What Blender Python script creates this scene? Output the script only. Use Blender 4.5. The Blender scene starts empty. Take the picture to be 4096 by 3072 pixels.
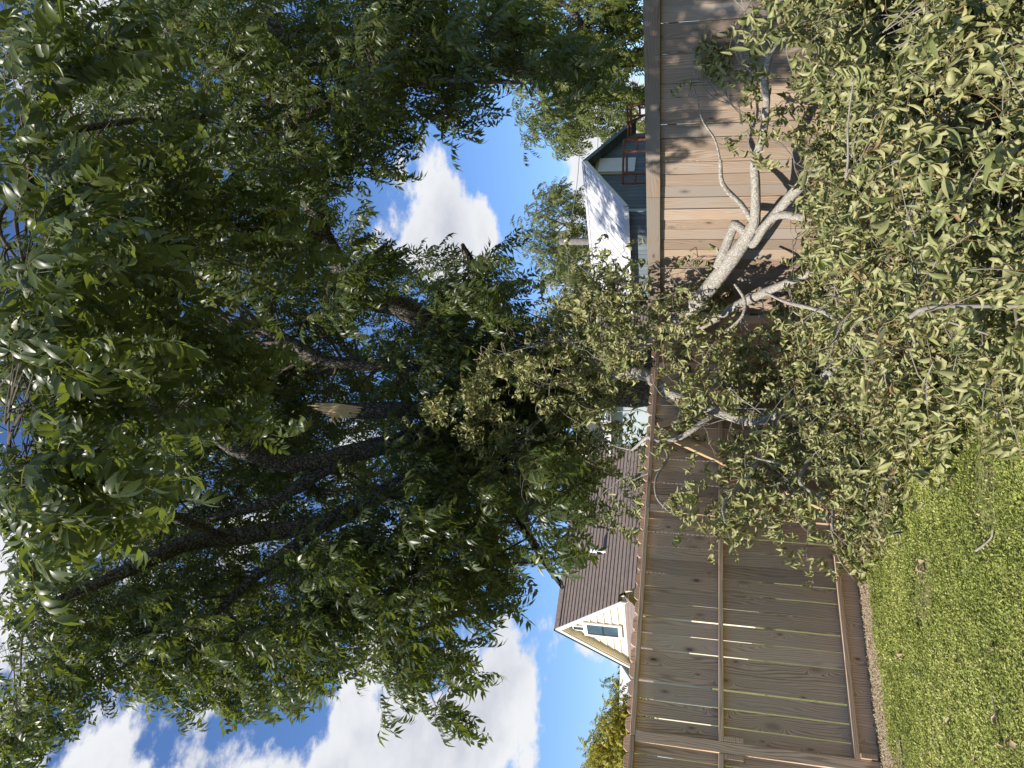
import bpy, math, random
import numpy as np
from mathutils import Vector, Matrix, Quaternion

random.seed(7)
rng = np.random.default_rng(11)
scene = bpy.context.scene
COL = scene.collection
R = math.radians

# ------------------------------------------------------------------ camera (photograph is a portrait shot lying on its side)
FPX, PITCH, ROLL, CAMH = 770.18, R(12.6146), R(2.0807), 1.586
CAM = np.array([0.0, 0.0, CAMH])
FW = np.array([0, math.cos(PITCH), math.sin(PITCH)])
UPV = np.array([0, -math.sin(PITCH), math.cos(PITCH)])
RT = np.array([1.0, 0, 0])
_c, _s = math.cos(ROLL), math.sin(ROLL)
IMG_R = RT * _c + UPV * _s            # world direction of the upright picture's right
IMG_U = -RT * _s + UPV * _c           # ... and of its top
cam_d = bpy.data.cameras.new('camera')
cam = bpy.data.objects.new('camera', cam_d)
COL.objects.link(cam)
cam_d.sensor_width = 36.0
cam_d.lens = 36.0 * FPX / 1024.0
cam_d.clip_end = 3000
cam_d.clip_start = 0.05
xax, yax, zax = -IMG_U, IMG_R, -FW    # picture right = down in the world, picture top = right in the world
m3 = Matrix([[xax[i], yax[i], zax[i]] for i in range(3)])
cam.matrix_world = Matrix.Translation(Vector(CAM)) @ m3.to_4x4()
scene.camera = cam
scene.render.engine = 'CYCLES'
scene.cycles.max_bounces = 8
scene.cycles.diffuse_bounces = 4
scene.cycles.glossy_bounces = 2
scene.cycles.transmission_bounces = 4
scene.cycles.transparent_max_bounces = 8
scene.cycles.sample_clamp_indirect = 8
scene.view_settings.view_transform = 'Standard'
scene.view_settings.look = 'None'
scene.view_settings.gamma = 1.0
scene.view_settings.exposure = 0.8
SUN_H = np.array([-0.760, -0.650]); SUN_H = SUN_H / np.linalg.norm(SUN_H)
SUN_EL = R(38)
SKY_STRENGTH = 0.09


def ray(x, y):
    """direction through photograph pixel (4096x3072), forward component 1"""
    u2 = (3072 - y) / 4 - 384
    v2 = x / 4 - 512
    return FW + IMG_R * (u2 / FPX) - IMG_U * (v2 / FPX)


def at(x, y, d):
    return CAM + ray(x, y) * d


def ground(x, y, z=0.0):
    r = ray(x, y)
    return CAM + r * ((z - CAMH) / r[2])


def onplane(x, y, pt, n):
    r = ray(x, y)
    return CAM + r * (np.dot(np.asarray(pt) - CAM, n) / np.dot(r, n))


def project(P):
    q = np.atleast_2d(P) - CAM
    d = q @ FW
    u = 384 + FPX * (q @ IMG_R) / d
    v = 512 - FPX * (q @ IMG_U) / d
    return v * 4, 3072 - u * 4, d     # photograph x, y, depth


trapz = getattr(np, 'trapezoid', None) or np.trapz


def unit(v):
    v = np.asarray(v, float)
    return v / (np.linalg.norm(v) + 1e-12)


# ------------------------------------------------------------------ world
world = bpy.data.worlds.new('World')
scene.world = world
world.use_nodes = True
wn, wl = world.node_tree.nodes, world.node_tree.links
wn.clear()


class NB:
    """small node-building helper"""
    def __init__(s, tree):
        s.t = tree; s.n = tree.nodes; s.l = tree.links

    def node(s, kind, ins=None, **kw):
        nd = s.n.new(kind)
        for k, v in kw.items():
            setattr(nd, k, v)
        for k, v in (ins or {}).items():
            s.put(nd.inputs[k], v)
        return nd

    def put(s, sock, v):
        if isinstance(v, bpy.types.NodeSocket):
            s.l.new(v, sock)
        else:
            sock.default_value = v

    def math(s, op, a, b=None, c=None, clamp=False):
        nd = s.n.new('ShaderNodeMath'); nd.operation = op; nd.use_clamp = clamp
        for i, v in enumerate((a, b, c)):
            if v is not None:
                s.put(nd.inputs[i], v)
        return nd.outputs[0]

    def vmath(s, op, a, b=None):
        nd = s.n.new('ShaderNodeVectorMath'); nd.operation = op
        s.put(nd.inputs[0], a)
        if b is not None:
            s.put(nd.inputs[1], b)
        return nd.outputs['Value'] if op in ('LENGTH', 'DOT_PRODUCT', 'DISTANCE') else nd.outputs[0]

    def ramp(s, fac, stops, interp='LINEAR'):
        nd = s.n.new('ShaderNodeValToRGB'); nd.color_ramp.interpolation = interp
        el = nd.color_ramp.elements
        while len(el) < len(stops):
            el.new(0.5)
        for e, (p, c) in zip(el, stops):
            e.position = p
            e.color = (*c, 1) if len(c) == 3 else c
        s.put(nd.inputs[0], fac)
        return nd.outputs[0]

    def mix(s, fac, a, b, mode='MIX'):
        nd = s.n.new('ShaderNodeMix'); nd.data_type = 'RGBA'; nd.blend_type = mode
        s.put(nd.inputs[0], fac)
        s.put(nd.inputs[6], a if isinstance(a, bpy.types.NodeSocket) or len(a) == 4 else (*a, 1))
        s.put(nd.inputs[7], b if isinstance(b, bpy.types.NodeSocket) or len(b) == 4 else (*b, 1))
        return nd.outputs[2]

    def noise(s, vec, scale, detail=3, rough=0.5, dist=0.0, dim='3D'):
        nd = s.n.new('ShaderNodeTexNoise'); nd.noise_dimensions = dim
        s.put(nd.inputs['Vector'], vec)
        nd.inputs['Scale'].default_value = scale
        nd.inputs['Detail'].default_value = detail
        nd.inputs['Roughness'].default_value = rough
        nd.inputs['Distortion'].default_value = dist
        return nd.outputs[0]

    def mapr(s, v, a, b, c=0.0, d=1.0, smooth=True):
        nd = s.n.new('ShaderNodeMapRange')
        nd.interpolation_type = 'SMOOTHSTEP' if smooth else 'LINEAR'
        s.put(nd.inputs[0], v)
        for i, q in enumerate((a, b, c, d)):
            nd.inputs[i + 1].default_value = q
        return nd.outputs[0]


W = NB(world.node_tree)
sky = W.node('ShaderNodeTexSky', sky_type='NISHITA', sun_disc=False, sun_elevation=SUN_EL,
             sun_rotation=math.atan2(SUN_H[0], SUN_H[1]), altitude=200.0, air_density=1.0, dust_density=0.4, ozone_density=2.5)
tc = W.node('ShaderNodeTexCoord')
D = W.vmath('NORMALIZE', tc.outputs['Generated'])
# cumulus field: fractal noise over the dome, a little flattened, denser where the photograph's clouds stand
DV = W.vmath('MULTIPLY', D, (1.0, 1.0, 1.9))
n1 = W.noise(W.vmath('ADD', DV, (3.1, 1.7, 0.4)), 5.2, 7, 0.60)
n2 = W.noise(W.vmath('ADD', DV, (7.3, 2.2, 5.0)), 1.5, 1, 0.5)
dens = W.math('ADD', W.math('MULTIPLY_ADD', n1, 1.25, -0.265), W.math('MULTIPLY', n2, 0.28))
CLOUDS = [  # photograph pixel, angular size (rad) across / up, amount
    (1640, 740, .11, .13, .17), (1860, 930, .08, .08, .14), (2010, 560, .02, .02, .13), (2370, 600, .06, .06, .2),
    (1450, 2900, .08, .08, .16), (1650, 2980, .06, .06, .12), (2030, 2800, .13, .10, .19), (2220, 2680, .04, .05, .16),
    (600, 2900, .2, .2, .17), (400, 120, .1, .1, .2), (2400, 2470, .035, .035, .14),
    (2020, 400, .06, .06, -.2), (2150, 740, .06, .06, -.24), (1380, 650, .06, .08, -.16), (1240, 2880, .05, .05, -.26), (2340, 2760, .06, .08, -.2), (1500, 200, .1, .1, -.16), (1780, 2700, .03, .03, -.14)]
for cx, cy, sa, su, amt in CLOUDS:
    c = unit(ray(cx, cy)); sg = math.sqrt(sa * su)
    e_ = W.math('MULTIPLY_ADD', W.vmath('DOT_PRODUCT', D, tuple(c)), 1.4 / sg ** 2, -1.4 / sg ** 2)
    dens = W.math('MULTIPLY_ADD', W.math('EXPONENT', e_), amt, dens)
cover = W.mapr(dens, 0.555, 0.665)
sepz = W.node('ShaderNodeSeparateXYZ', {0: D}).outputs[2]
cover = W.math('MULTIPLY', cover, W.mapr(sepz, -0.02, 0.03))
# grey bodies in the thick parts, white sunlit rims
n3 = W.noise(W.vmath('ADD', DV, (1.3, 9.2, 3.3)), 4.5, 3, 0.55)
thick = W.math('ADD', W.mapr(dens, 0.64, 1.0, 0, 0.75), W.math('MULTIPLY', W.mapr(n3, 0.42, 0.66), 0.5), clamp=True)
cloudcol = W.mix(thick, (5.7, 5.8, 6.0), (3.7, 3.9, 4.4))
skyblue = W.mix(1.0, sky.outputs[0], (0.72, 0.89, 1.15), 'MULTIPLY')
skymix = W.mix(cover, skyblue, cloudcol)
bg = W.node('ShaderNodeBackground', {'Color': skymix, 'Strength': SKY_STRENGTH})
world.cycles.sampling_method = 'MANUAL'
world.cycles.sample_map_resolution = 256
wo = W.node('ShaderNodeOutputWorld', {'Surface': bg.outputs[0]})

# ------------------------------------------------------------------ sun
sun_d = bpy.data.lights.new('sun', 'SUN')
sun_d.energy = 4.6
sun_d.angle = R(0.53)
sun_d.color = (1.0, 0.94, 0.85)
sun = bpy.data.objects.new('sun', sun_d)
COL.objects.link(sun)
SUN = np.array([SUN_H[0] * math.cos(SUN_EL), SUN_H[1] * math.cos(SUN_EL), math.sin(SUN_EL)])
sun.rotation_euler = Vector(SUN).to_track_quat('Z', 'Y').to_euler()
sun.location = (-8, -6, 14)


# ------------------------------------------------------------------ helpers
def tag(o, label=None, cat=None, group=None, kind=None):
    if label: o['label'] = label
    if cat: o['category'] = cat
    if group: o['group'] = group
    if kind: o['kind'] = kind
    return o


def thing(name, loc, label, cat, group=None, rotz=0.0):
    o = bpy.data.objects.new(name, None)
    o.empty_display_size = 0.2
    COL.objects.link(o)
    o.location = tuple(loc)
    o.rotation_euler = (0, 0, rotz)
    return tag(o, label, cat, group)


def link(name, me, mat, parent=None):
    o = bpy.data.objects.new(name, me)
    COL.objects.link(o)
    if mat and not me.materials:
        me.materials.append(mat)
    if parent is not None:
        o.parent = parent
    return o


def origin(o):
    """world position of an unrotated chain of parents"""
    p = np.zeros(3)
    while o is not None:
        p += np.array(o.location); o = o.parent
    return p


def mesh_np(name, V, faces, smooth=False, attrs=None):
    """V (n,3); faces: list of int arrays (m,k)"""
    me = bpy.data.meshes.new(name)
    V = np.ascontiguousarray(V, dtype=np.float32)
    me.vertices.add(len(V)); me.vertices.foreach_set('co', V.ravel())
    faces = [np.asarray(f, dtype=np.int32) for f in faces if len(f)]
    loops = np.concatenate([f.ravel() for f in faces])
    tot = np.concatenate([np.full(len(f), f.shape[1], dtype=np.int32) for f in faces])
    start = np.concatenate([[0], np.cumsum(tot)[:-1]]).astype(np.int32)
    me.loops.add(len(loops)); me.loops.foreach_set('vertex_index', loops)
    me.polygons.add(len(tot)); me.polygons.foreach_set('loop_start', start)
    me.polygons.foreach_set('use_smooth', np.full(len(tot), smooth, dtype=bool))
    for an, av in (attrs or {}).items():
        a = me.attributes.new(an, 'FLOAT', 'POINT')
        a.data.foreach_set('value', np.ascontiguousarray(av, dtype=np.float32))
    me.update(calc_edges=True)
    return me


class MB:
    """collects simple solids"""
    def __init__(s):
        s.v = []; s.f = []

    def add(s, verts, faces):
        b = len(s.v)
        s.v += [tuple(map(float, p)) for p in verts]
        s.f += [tuple(b + i for i in q) for q in faces]
        return s

    def box(s, lo, hi):
        x0, y0, z0 = lo; x1, y1, z1 = hi
        return s.add([(x0, y0, z0), (x1, y0, z0), (x1, y1, z0), (x0, y1, z0), (x0, y0, z1), (x1, y0, z1), (x1, y1, z1), (x0, y1, z1)],
                     [(0, 3, 2, 1), (4, 5, 6, 7), (0, 1, 5, 4), (1, 2, 6, 5), (2, 3, 7, 6), (3, 0, 4, 7)])

    def prism(s, poly, vec):
        """closed polygon (3d points) pushed along vec"""
        n = len(poly); vec = np.asarray(vec, float)
        a = [np.asarray(p, float) for p in poly]
        fs = [tuple(reversed(range(n))), tuple(range(n, 2 * n))]
        fs += [(i, (i + 1) % n, n + (i + 1) % n, n + i) for i in range(n)]
        return s.add(a + [p + vec for p in a], fs)

    def beam(s, a, b, w, t, side):
        """bar from a to b: width w along side, thickness t across"""
        a = np.asarray(a, float); b = np.asarray(b, float)
        d = unit(b - a); sd = unit(np.asarray(side, float) - d * np.dot(side, d)); up = np.cross(d, sd)
        q = [sd * w / 2 * i + up * t / 2 * j for i, j in ((-1, -1), (1, -1), (1, 1), (-1, 1))]
        return s.add([a + k for k in q] + [b + k for k in q],
                     [(3, 2, 1, 0), (4, 5, 6, 7), (0, 1, 5, 4), (1, 2, 6, 5), (2, 3, 7, 6), (3, 0, 4, 7)])

    def mesh(s, name, bevel=0.0, smooth=False):
        me = bpy.data.meshes.new(name)
        me.from_pydata(s.v, [], s.f)
        if bevel:
            import bmesh
            bm = bmesh.new(); bm.from_mesh(me)
            bmesh.ops.recalc_face_normals(bm, faces=bm.faces)
            bmesh.ops.bevel(bm, geom=bm.edges[:], offset=bevel, segments=1, affect='EDGES', clamp_overlap=True)
            bm.to_mesh(me); bm.free()
        else:
            import bmesh
            bm = bmesh.new(); bm.from_mesh(me)
            bmesh.ops.recalc_face_normals(bm, faces=bm.faces)
            bm.to_mesh(me); bm.free()
        me.polygons.foreach_set('use_smooth', np.full(len(me.polygons), smooth, dtype=bool))
        me.update()
        return me

    def build(s, name, mat, parent=None, bevel=0.0, smooth=False):
        return link(name, s.mesh(name, bevel, smooth), mat, parent)


def catmull(P, per=6):
    """smooth polyline through rows of P (any number of columns)"""
    P = np.asarray(P, float)
    if len(P) < 3:
        t = np.linspace(0, 1, per + 1)[:, None]
        return P[0] * (1 - t) + P[-1] * t
    Q = np.vstack([2 * P[0] - P[1], P, 2 * P[-1] - P[-2]])
    out = []
    for i in range(1, len(Q) - 2):
        t = np.linspace(0, 1, per, endpoint=False)[:, None]
        p0, p1, p2, p3 = Q[i - 1], Q[i], Q[i + 1], Q[i + 2]
        out.append(0.5 * ((2 * p1) + (-p0 + p2) * t + (2 * p0 - 5 * p1 + 4 * p2 - p3) * t * t + (-p0 + 3 * p1 - 3 * p2 + p3) * t ** 3))
    out.append(P[-1:])
    return np.vstack(out)


def tube(pts, rad, n=8, rough=0.0, cap=True):
    """verts / faces of a tapered tube along pts"""
    pts = np.asarray(pts, float); m = len(pts)
    tan = np.gradient(pts, axis=0); tan /= np.linalg.norm(tan, axis=1)[:, None] + 1e-9
    a = np.array([0, 0, 1.0]) if abs(tan[0][2]) < 0.9 else np.array([1.0, 0, 0])
    nrm = unit(a - tan[0] * np.dot(a, tan[0]))
    ang = np.arange(n) * 2 * math.pi / n
    V = np.zeros((m, n, 3))
    ph = rng.uniform(0, 6.28, 6)
    for i in range(m):
        nrm = unit(nrm - tan[i] * np.dot(nrm, tan[i])); bi = np.cross(tan[i], nrm)
        k = 1.0
        if rough:
            k = 1 + rough * (np.sin(ang * 2 + ph[0] + i * .7) * .5 + np.sin(ang * 3 + ph[1] - i * 1.3) * .5 + rng.normal(0, .35, n))
        V[i] = pts[i] + (nrm[None] * np.cos(ang)[:, None] + bi[None] * np.sin(ang)[:, None]) * (rad[i] * k)[:, None] if rough else \
            pts[i] + (nrm[None] * np.cos(ang)[:, None] + bi[None] * np.sin(ang)[:, None]) * rad[i]
    idx = np.arange(m * n).reshape(m, n)
    q = np.stack([idx[:-1], np.roll(idx, -1, 1)[:-1], np.roll(idx, -1, 1)[1:], idx[1:]], -1).reshape(-1, 4)
    V = V.reshape(-1, 3)
    tri = np.zeros((0, 3), int)
    if cap:
        b = len(V); V = np.vstack([V, pts[-1:] + tan[-1] * rad[-1] * .5])
        tri = np.stack([idx[-1], np.roll(idx[-1], -1), np.full(n, b)], -1)
    return V, q, tri


class Tubes:
    """many thin tubes joined into one mesh"""
    def __init__(s):
        s.V = []; s.Q = []; s.T = []; s.b = 0

    def add(s, pts, rad, n=4, rough=0.0):
        V, q, t = tube(pts, rad, n, rough)
        s.V.append(V); s.Q.append(q + s.b); s.T.append(t + s.b); s.b += len(V)

    def build(s, name, mat, parent=None, off=(0, 0, 0)):
        me = mesh_np(name, np.vstack(s.V) - np.asarray(off), [np.vstack(s.Q), np.vstack(s.T)], True)
        return link(name, me, mat, parent)


# ------------------------------------------------------------------ materials
def new_mat(name):
    m = bpy.data.materials.new(name); m.use_nodes = True
    b = NB(m.node_tree)
    p = m.node_tree.nodes['Principled BSDF']
    return m, b, p


def simple(name, col, rough=0.7, spec=0.3, metal=0.0, var=0.12, scale=6.0, bump=0.0, bscale=60.0):
    m, b, p = new_mat(name)
    t = b.node('ShaderNodeTexCoord').outputs['Object']
    n = b.noise(t, scale, 5, 0.6)
    lo = tuple(c * (1 - var) for c in col); hi = tuple(min(1, c * (1 + var)) for c in col)
    b.put(p.inputs['Base Color'], b.ramp(n, [(0.3, lo), (0.7, hi)]))
    p.inputs['Roughness'].default_value = rough
    p.inputs['Specular IOR Level'].default_value = spec
    p.inputs['Metallic'].default_value = metal
    if bump:
        bn = b.node('ShaderNodeBump', {'Strength': bump, 'Distance': 0.01, 'Height': b.noise(t, bscale, 4, 0.6)})
        b.put(p.inputs['Normal'], bn.outputs[0])
    return m


def wood_mat(name, light, dark, grey, grey_amt, knot, long_axis=2):
    """sawn softwood: growth-ring grain bent round knots, grey weathering; every board cut from another place of the log"""
    m, b, p = new_mat(name)
    t = b.node('ShaderNodeTexCoord').outputs['Object']
    rnd = b.node('ShaderNodeObjectInfo').outputs['Random']
    off = b.node('ShaderNodeCombineXYZ', {0: b.math('MULTIPLY', rnd, 37.0), 1: b.math('MULTIPLY', rnd, 91.0), 2: b.math('MULTIPLY', rnd, 53.0)}).outputs[0]
    sep = b.node('ShaderNodeSeparateXYZ', {0: t})
    ax = [0, 1, 2]; ax.remove(long_axis)
    L_ = sep.outputs[long_axis]; A_ = sep.outputs[ax[0]]; B_ = sep.outputs[ax[1]]
    across = b.math('ADD', A_, B_)
    v2 = b.vmath('ADD', b.node('ShaderNodeCombineXYZ', {0: across, 1: L_, 2: 0.0}).outputs[0], off)
    stretch = b.vmath('MULTIPLY', v2, (1.0, 0.11, 1.0))
    low = b.noise(stretch, 9.0, 2, 0.5)
    mid = b.noise(stretch, 40.0, 3, 0.5)
    # knots
    kv = b.vmath('MULTIPLY', v2, (1.0, 0.42, 1.0))
    vor = b.node('ShaderNodeTexVoronoi', {'Vector': kv, 'Scale': 5.5, 'Randomness': 1.0}, feature='F1', voronoi_dimensions='2D')
    ksep = b.node('ShaderNodeSeparateColor', {0: vor.outputs['Color']})
    kd = b.math('DIVIDE', b.math('ADD', vor.outputs['Distance'], b.math('MULTIPLY', b.math('SUBTRACT', mid, 0.5), 0.06)), b.mapr(ksep.outputs[1], 0.0, 1.0, 0.35, 1.15, smooth=False))
    kx = b.math('EXPONENT', b.math('MULTIPLY', b.math('MULTIPLY', kd, kd), -26.0))
    ksel = b.math('GREATER_THAN', ksep.outputs[0], 0.4)
    kx = b.math('MULTIPLY', kx, ksel)
    phase = b.math('ADD', b.math('ADD', b.math('MULTIPLY', across, 330.0), b.math('MULTIPLY', low, 46.0)),
                   b.math('ADD', b.math('MULTIPLY', mid, 3.0), b.math('MULTIPLY', kx, 40.0)))
    ring = b.math('ADD', b.math('MULTIPLY', b.math('SINE', phase), 0.5), 0.5)
    ring = b.math('POWER', ring, 2.2)
    fine = b.noise(b.vmath('MULTIPLY', v2, (1.0, 0.03, 1.0)), 220.0, 2, 0.6)
    ringamt = b.math('MULTIPLY', ring, b.mapr(b.noise(stretch, 5.0, 2), 0.3, 0.65, 0.6, 1.0))
    col = b.mix(ringamt, light, dark)
    col = b.mix(b.math('MULTIPLY', b.mapr(fine, 0.35, 0.75), 0.35), col, tuple(c * .62 for c in light))
    weather = b.math('MULTIPLY', b.mapr(b.noise(b.vmath('MULTIPLY', v2, (1.6, 0.5, 1.0)), 2.6, 4, 0.6), 0.35, 0.68), grey_amt)
    wr = b.math('MULTIPLY', b.mapr(b.math('FRACT', b.math('MULTIPLY', rnd, 7.7)), 0.1, 1.0, 0.25, 1.0), weather)
    col = b.mix(wr, col, grey)
    kcore = b.math('MULTIPLY', b.mapr(kd, 0.03, 0.085, 1.0, 0.0), ksel)
    kring = b.math('MULTIPLY', b.mapr(kd, 0.05, 0.2, 0.5, 0.0), ksel)
    col = b.mix(kring, col, tuple(c * .7 for c in dark))
    col = b.mix(b.math('MULTIPLY', kcore, b.math('MULTIPLY', ksep.outputs[2], knot)), col, (0.075, 0.04, 0.022))
    tone = b.mapr(rnd, 0.0, 1.0, 0.72, 1.2, smooth=False)
    col = b.mix(1.0, col, b.node('ShaderNodeCombineColor', {0: tone, 1: tone, 2: tone}).outputs[0], 'MULTIPLY')
    b.put(p.inputs['Base Color'], col)
    p.inputs['Roughness'].default_value = 0.78
    p.inputs['Specular IOR Level'].default_value = 0.2
    hgt = b.math('ADD', b.math('MULTIPLY', ring, -0.5), b.math('MULTIPLY', fine, 0.5))
    bn = b.node('ShaderNodeBump', {'Strength': 0.25, 'Distance': 0.003, 'Height': hgt})
    b.put(p.inputs['Normal'], bn.outputs[0])
    return m


def bark_mat(name, dark, light, lichen=0.0, scale=14.0, bump=0.9):
    m, b, p = new_mat(name)
    t = b.node('ShaderNodeTexCoord').outputs['Object']
    n = b.noise(t, scale, 6, 0.65, 0.4)
    v = b.node('ShaderNodeTexVoronoi', {'Vector': b.vmath('MULTIPLY', t, (1.0, 1.0, 0.35)), 'Scale': scale * 2.2}, feature='DISTANCE_TO_EDGE').outputs['Distance']
    h = b.math('ADD', b.math('MULTIPLY', n, 0.6), b.math('MULTIPLY', b.mapr(v, 0.0, 0.25), 0.5))
    col = b.ramp(h, [(0.25, dark), (0.8, light)])
    if lichen:
        ln = b.noise(t, 22.0, 5, 0.65)
        col = b.mix(b.math('MULTIPLY', b.mapr(ln, 0.5, 0.62), lichen), col, (0.42, 0.43, 0.36))
    b.put(p.inputs['Base Color'], col)
    p.inputs['Roughness'].default_value = 0.9
    p.inputs['Specular IOR Level'].default_value = 0.15
    bn = b.node('ShaderNodeBump', {'Strength': bump, 'Distance': 0.03, 'Height': h})
    b.put(p.inputs['Normal'], bn.outputs[0])
    return m


def leaf_mat(name, stops, back, trans, tfac, rough=0.38, spec=0.5):
    """broad leaf: upper face and paler lower face, light shining through"""
    m = bpy.data.materials.new(name); m.use_nodes = True
    b = NB(m.node_tree); b.n.clear()
    a = b.node('ShaderNodeAttribute', attribute_name='tint').outputs['Fac']
    col = b.ramp(a, stops)
    bf = b.node('ShaderNodeNewGeometry').outputs['Backfacing']
    under = b.mix(0.75, col, back)
    c2 = b.mix(bf, col, under)
    pr = b.node('ShaderNodeBsdfPrincipled', {'Base Color': c2, 'Roughness': rough, 'Specular IOR Level': spec})
    tr = b.node('ShaderNodeBsdfTranslucent', {'Color': b.mix(0.6, col, trans)})
    mx = b.node('ShaderNodeMixShader', {0: tfac, 1: pr.outputs[0], 2: tr.outputs[0]})
    b.node('ShaderNodeOutputMaterial', {'Surface': mx.outputs[0]})
    return m


M = {}
M['pecan'] = leaf_mat('pecan_leaf', [(0.0, (.027, .040, .012)), (0.45, (.052, .074, .019)), (0.8, (.105, .130, .030)), (0.95, (.13, .155, .034)), (1.0, (.16, .12, .05))],
                      (.11, .14, .06), (.27, .33, .03), 0.40)
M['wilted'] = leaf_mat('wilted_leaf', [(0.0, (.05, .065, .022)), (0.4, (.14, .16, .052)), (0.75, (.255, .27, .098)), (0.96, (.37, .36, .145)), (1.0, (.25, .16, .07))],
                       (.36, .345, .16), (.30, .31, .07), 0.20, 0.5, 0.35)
M['far_leaf'] = leaf_mat('far_leaf', [(0.0, (.06, .08, .02)), (0.6, (.125, .15, .03)), (1.0, (.22, .23, .05))], (.14, .16, .06), (.27, .31, .05), 0.33, 0.5, 0.3)
M['airy_leaf'] = leaf_mat('airy_leaf', [(0.0, (.085, .105, .03)), (1.0, (.19, .20, .06))], (.17, .19, .08), (.28, .31, .07), 0.3, 0.5, 0.3)
M['bush_leaf'] = leaf_mat('bush_leaf', [(0.0, (.16, .16, .02)), (0.6, (.32, .29, .035)), (1.0, (.46, .38, .05))], (.33, .3, .07), (.5, .46, .06), 0.35, 0.5, 0.3)
M['clover'] = leaf_mat('lawn_leaf', [(0.0, (.09, .115, .028)), (0.35, (.255, .29, .065)), (0.7, (.42, .44, .11)), (0.93, (.60, .57, .23)), (1.0, (.30, .24, .11))],
                       (.17, .22, .06), (.26, .36, .04), 0.3, 0.55, 0.3)
M['dry'] = leaf_mat('dry_leaf', [(0.0, (.20, .13, .075)), (1.0, (.46, .36, .24))], (.38, .30, .2), (.3, .18, .08), 0.15, 0.7, 0.2)
M['bark'] = bark_mat('pecan_bark', (.022, .019, .017), (.115, .10, .088), 0.25)
M['twig'] = simple('twig_bark', (.085, .068, .052), .85, .2, var=.35, scale=9)
M['grey_bark'] = bark_mat('fallen_bough_bark', (.20, .18, .15), (.40, .365, .31), 0.22, 26.0, 0.4)
M['grey_twig'] = simple('fallen_twig_bark', (.22, .20, .165), .85, .2, var=.35, scale=12)
M['rawwood'] = wood_mat('split_wood', (.80, .58, .34), (.60, .38, .19), (.66, .48, .28), 0.2, 0.0)
M['picket'] = wood_mat('treated_pine', (.66, .455, .30), (.31, .19, .11), (.50, .39, .30), 0.55, 1.0)
M['rail'] = wood_mat('treated_pine_rail', (.60, .42, .275), (.33, .205, .12), (.45, .35, .255), 0.4, 0.6, 0)
M['board'] = wood_mat('weathered_pine', (.34, .25, .175), (.18, .12, .078), (.275, .235, .195), 0.95, 0.95)
M['trim'] = wood_mat('weathered_trim', (.29, .215, .15), (.18, .12, .078), (.245, .21, .175), 0.9, 0.9, 0)
M['brace'] = wood_mat('fresh_pine_brace', (.46, .32, .185), (.32, .2, .1), (.36, .27, .18), 0.2, 0.6, 0)
M['blackp'] = simple('black_plastic', (.012, .014, .015), .35, .5, var=.1)
M['rust'] = simple('rusty_pipe', (.19, .075, .042), .75, .3, var=.4, scale=30)
M['white_panel'] = simple('white_panel', (.62, .63, .62), .6, .3, var=.04)
M['oldframe'] = simple('old_yellow_frame', (.36, .30, .16), .7, .3, var=.2)
M['white_paint'] = simple('white_trim_paint', (.74, .73, .69), .5, .4, var=.03)
M['cream'] = simple('cream_siding', (.66, .59, .44), .6, .3, var=.03)
M['soffit'] = simple('cream_soffit', (.78, .69, .50), .6, .3, var=.03)  # lighter than the siding: bounced light put into the colour
M['glass'] = simple('window_glass', (.03, .045, .04), .05, .8, var=.5, scale=3)
M['pole'] = simple('grey_utility_pole', (.16, .145, .13), .9, .1, var=.3, scale=12)
M['cable'] = simple('cable', (.12, .14, .12), .6, .3)
M['vent'] = simple('vent_pipe', (.70, .71, .72), .5, .4, var=.05)
M['paleblue'] = simple('pale_blue_boards', (.36, .42, .45), .6, .3, var=.08, scale=4)


def roof_metal():
    m, b, p = new_mat('white_metal_roof')
    t = b.node('ShaderNodeTexCoord').outputs['Object']
    n = b.noise(t, 3.0, 6, 0.65)
    st = b.noise(b.vmath('MULTIPLY', t, (9.0, 0.5, 0.5)), 4.0, 4, 0.7)
    c = b.mix(b.math('MULTIPLY', b.mapr(st, 0.55, 0.75), 0.6), (.50, .50, .50), (.31, .305, .30))
    c = b.mix(b.math('MULTIPLY', b.mapr(n, 0.58, 0.75), 0.3), c, (.5, .49, .46))
    b.put(p.inputs['Base Color'], c)
    p.inputs['Roughness'].default_value = 0.5
    return m


def plank_wall(name, col, axis=0, pitch=0.14):
    m, b, p = new_mat(name)
    t = b.node('ShaderNodeTexCoord').outputs['Object']
    sep = b.node('ShaderNodeSeparateXYZ', {0: t})
    q = b.math('DIVIDE', sep.outputs[axis], pitch)
    fl = b.math('FLOOR', q); fr = b.math('FRACT', q)
    rnd = b.node('ShaderNodeTexWhiteNoise', {'W': fl}, noise_dimensions='1D').outputs['Value']
    joint = b.math('LESS_THAN', fr, 0.07)
    n = b.noise(b.vmath('MULTIPLY', t, (6.0, 6.0, 0.7)), 5.0, 5, 0.65)
    c = b.mix(b.mapr(n, 0.3, 0.75), tuple(k * .72 for k in col), tuple(k * 1.25 for k in col))
    tone = b.mapr(rnd, 0, 1, .82, 1.15, smooth=False)
    c = b.mix(1.0, c, b.node('ShaderNodeCombineColor', {0: tone, 1: tone, 2: tone}).outputs[0], 'MULTIPLY')
    c = b.mix(joint, c, tuple(k * .25 for k in col))
    b.put(p.inputs['Base Color'], c)
    p.inputs['Roughness'].default_value = 0.85
    return m


def shingle_mat():
    m, b, p = new_mat('brown_shingles')
    t = b.node('ShaderNodeTexCoord').outputs['Object']
    n = b.noise(t, 9.0, 4, 0.7); g = b.noise(t, 70.0, 3, 0.7)
    c = b.ramp(b.math('ADD', b.math('MULTIPLY', n, .6), b.math('MULTIPLY', g, .4)), [(0.3, (.14, .105, .09)), (0.7, (.25, .195, .17))])
    b.put(p.inputs['Base Color'], c)
    p.inputs['Roughness'].default_value = 0.95
    return m


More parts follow.
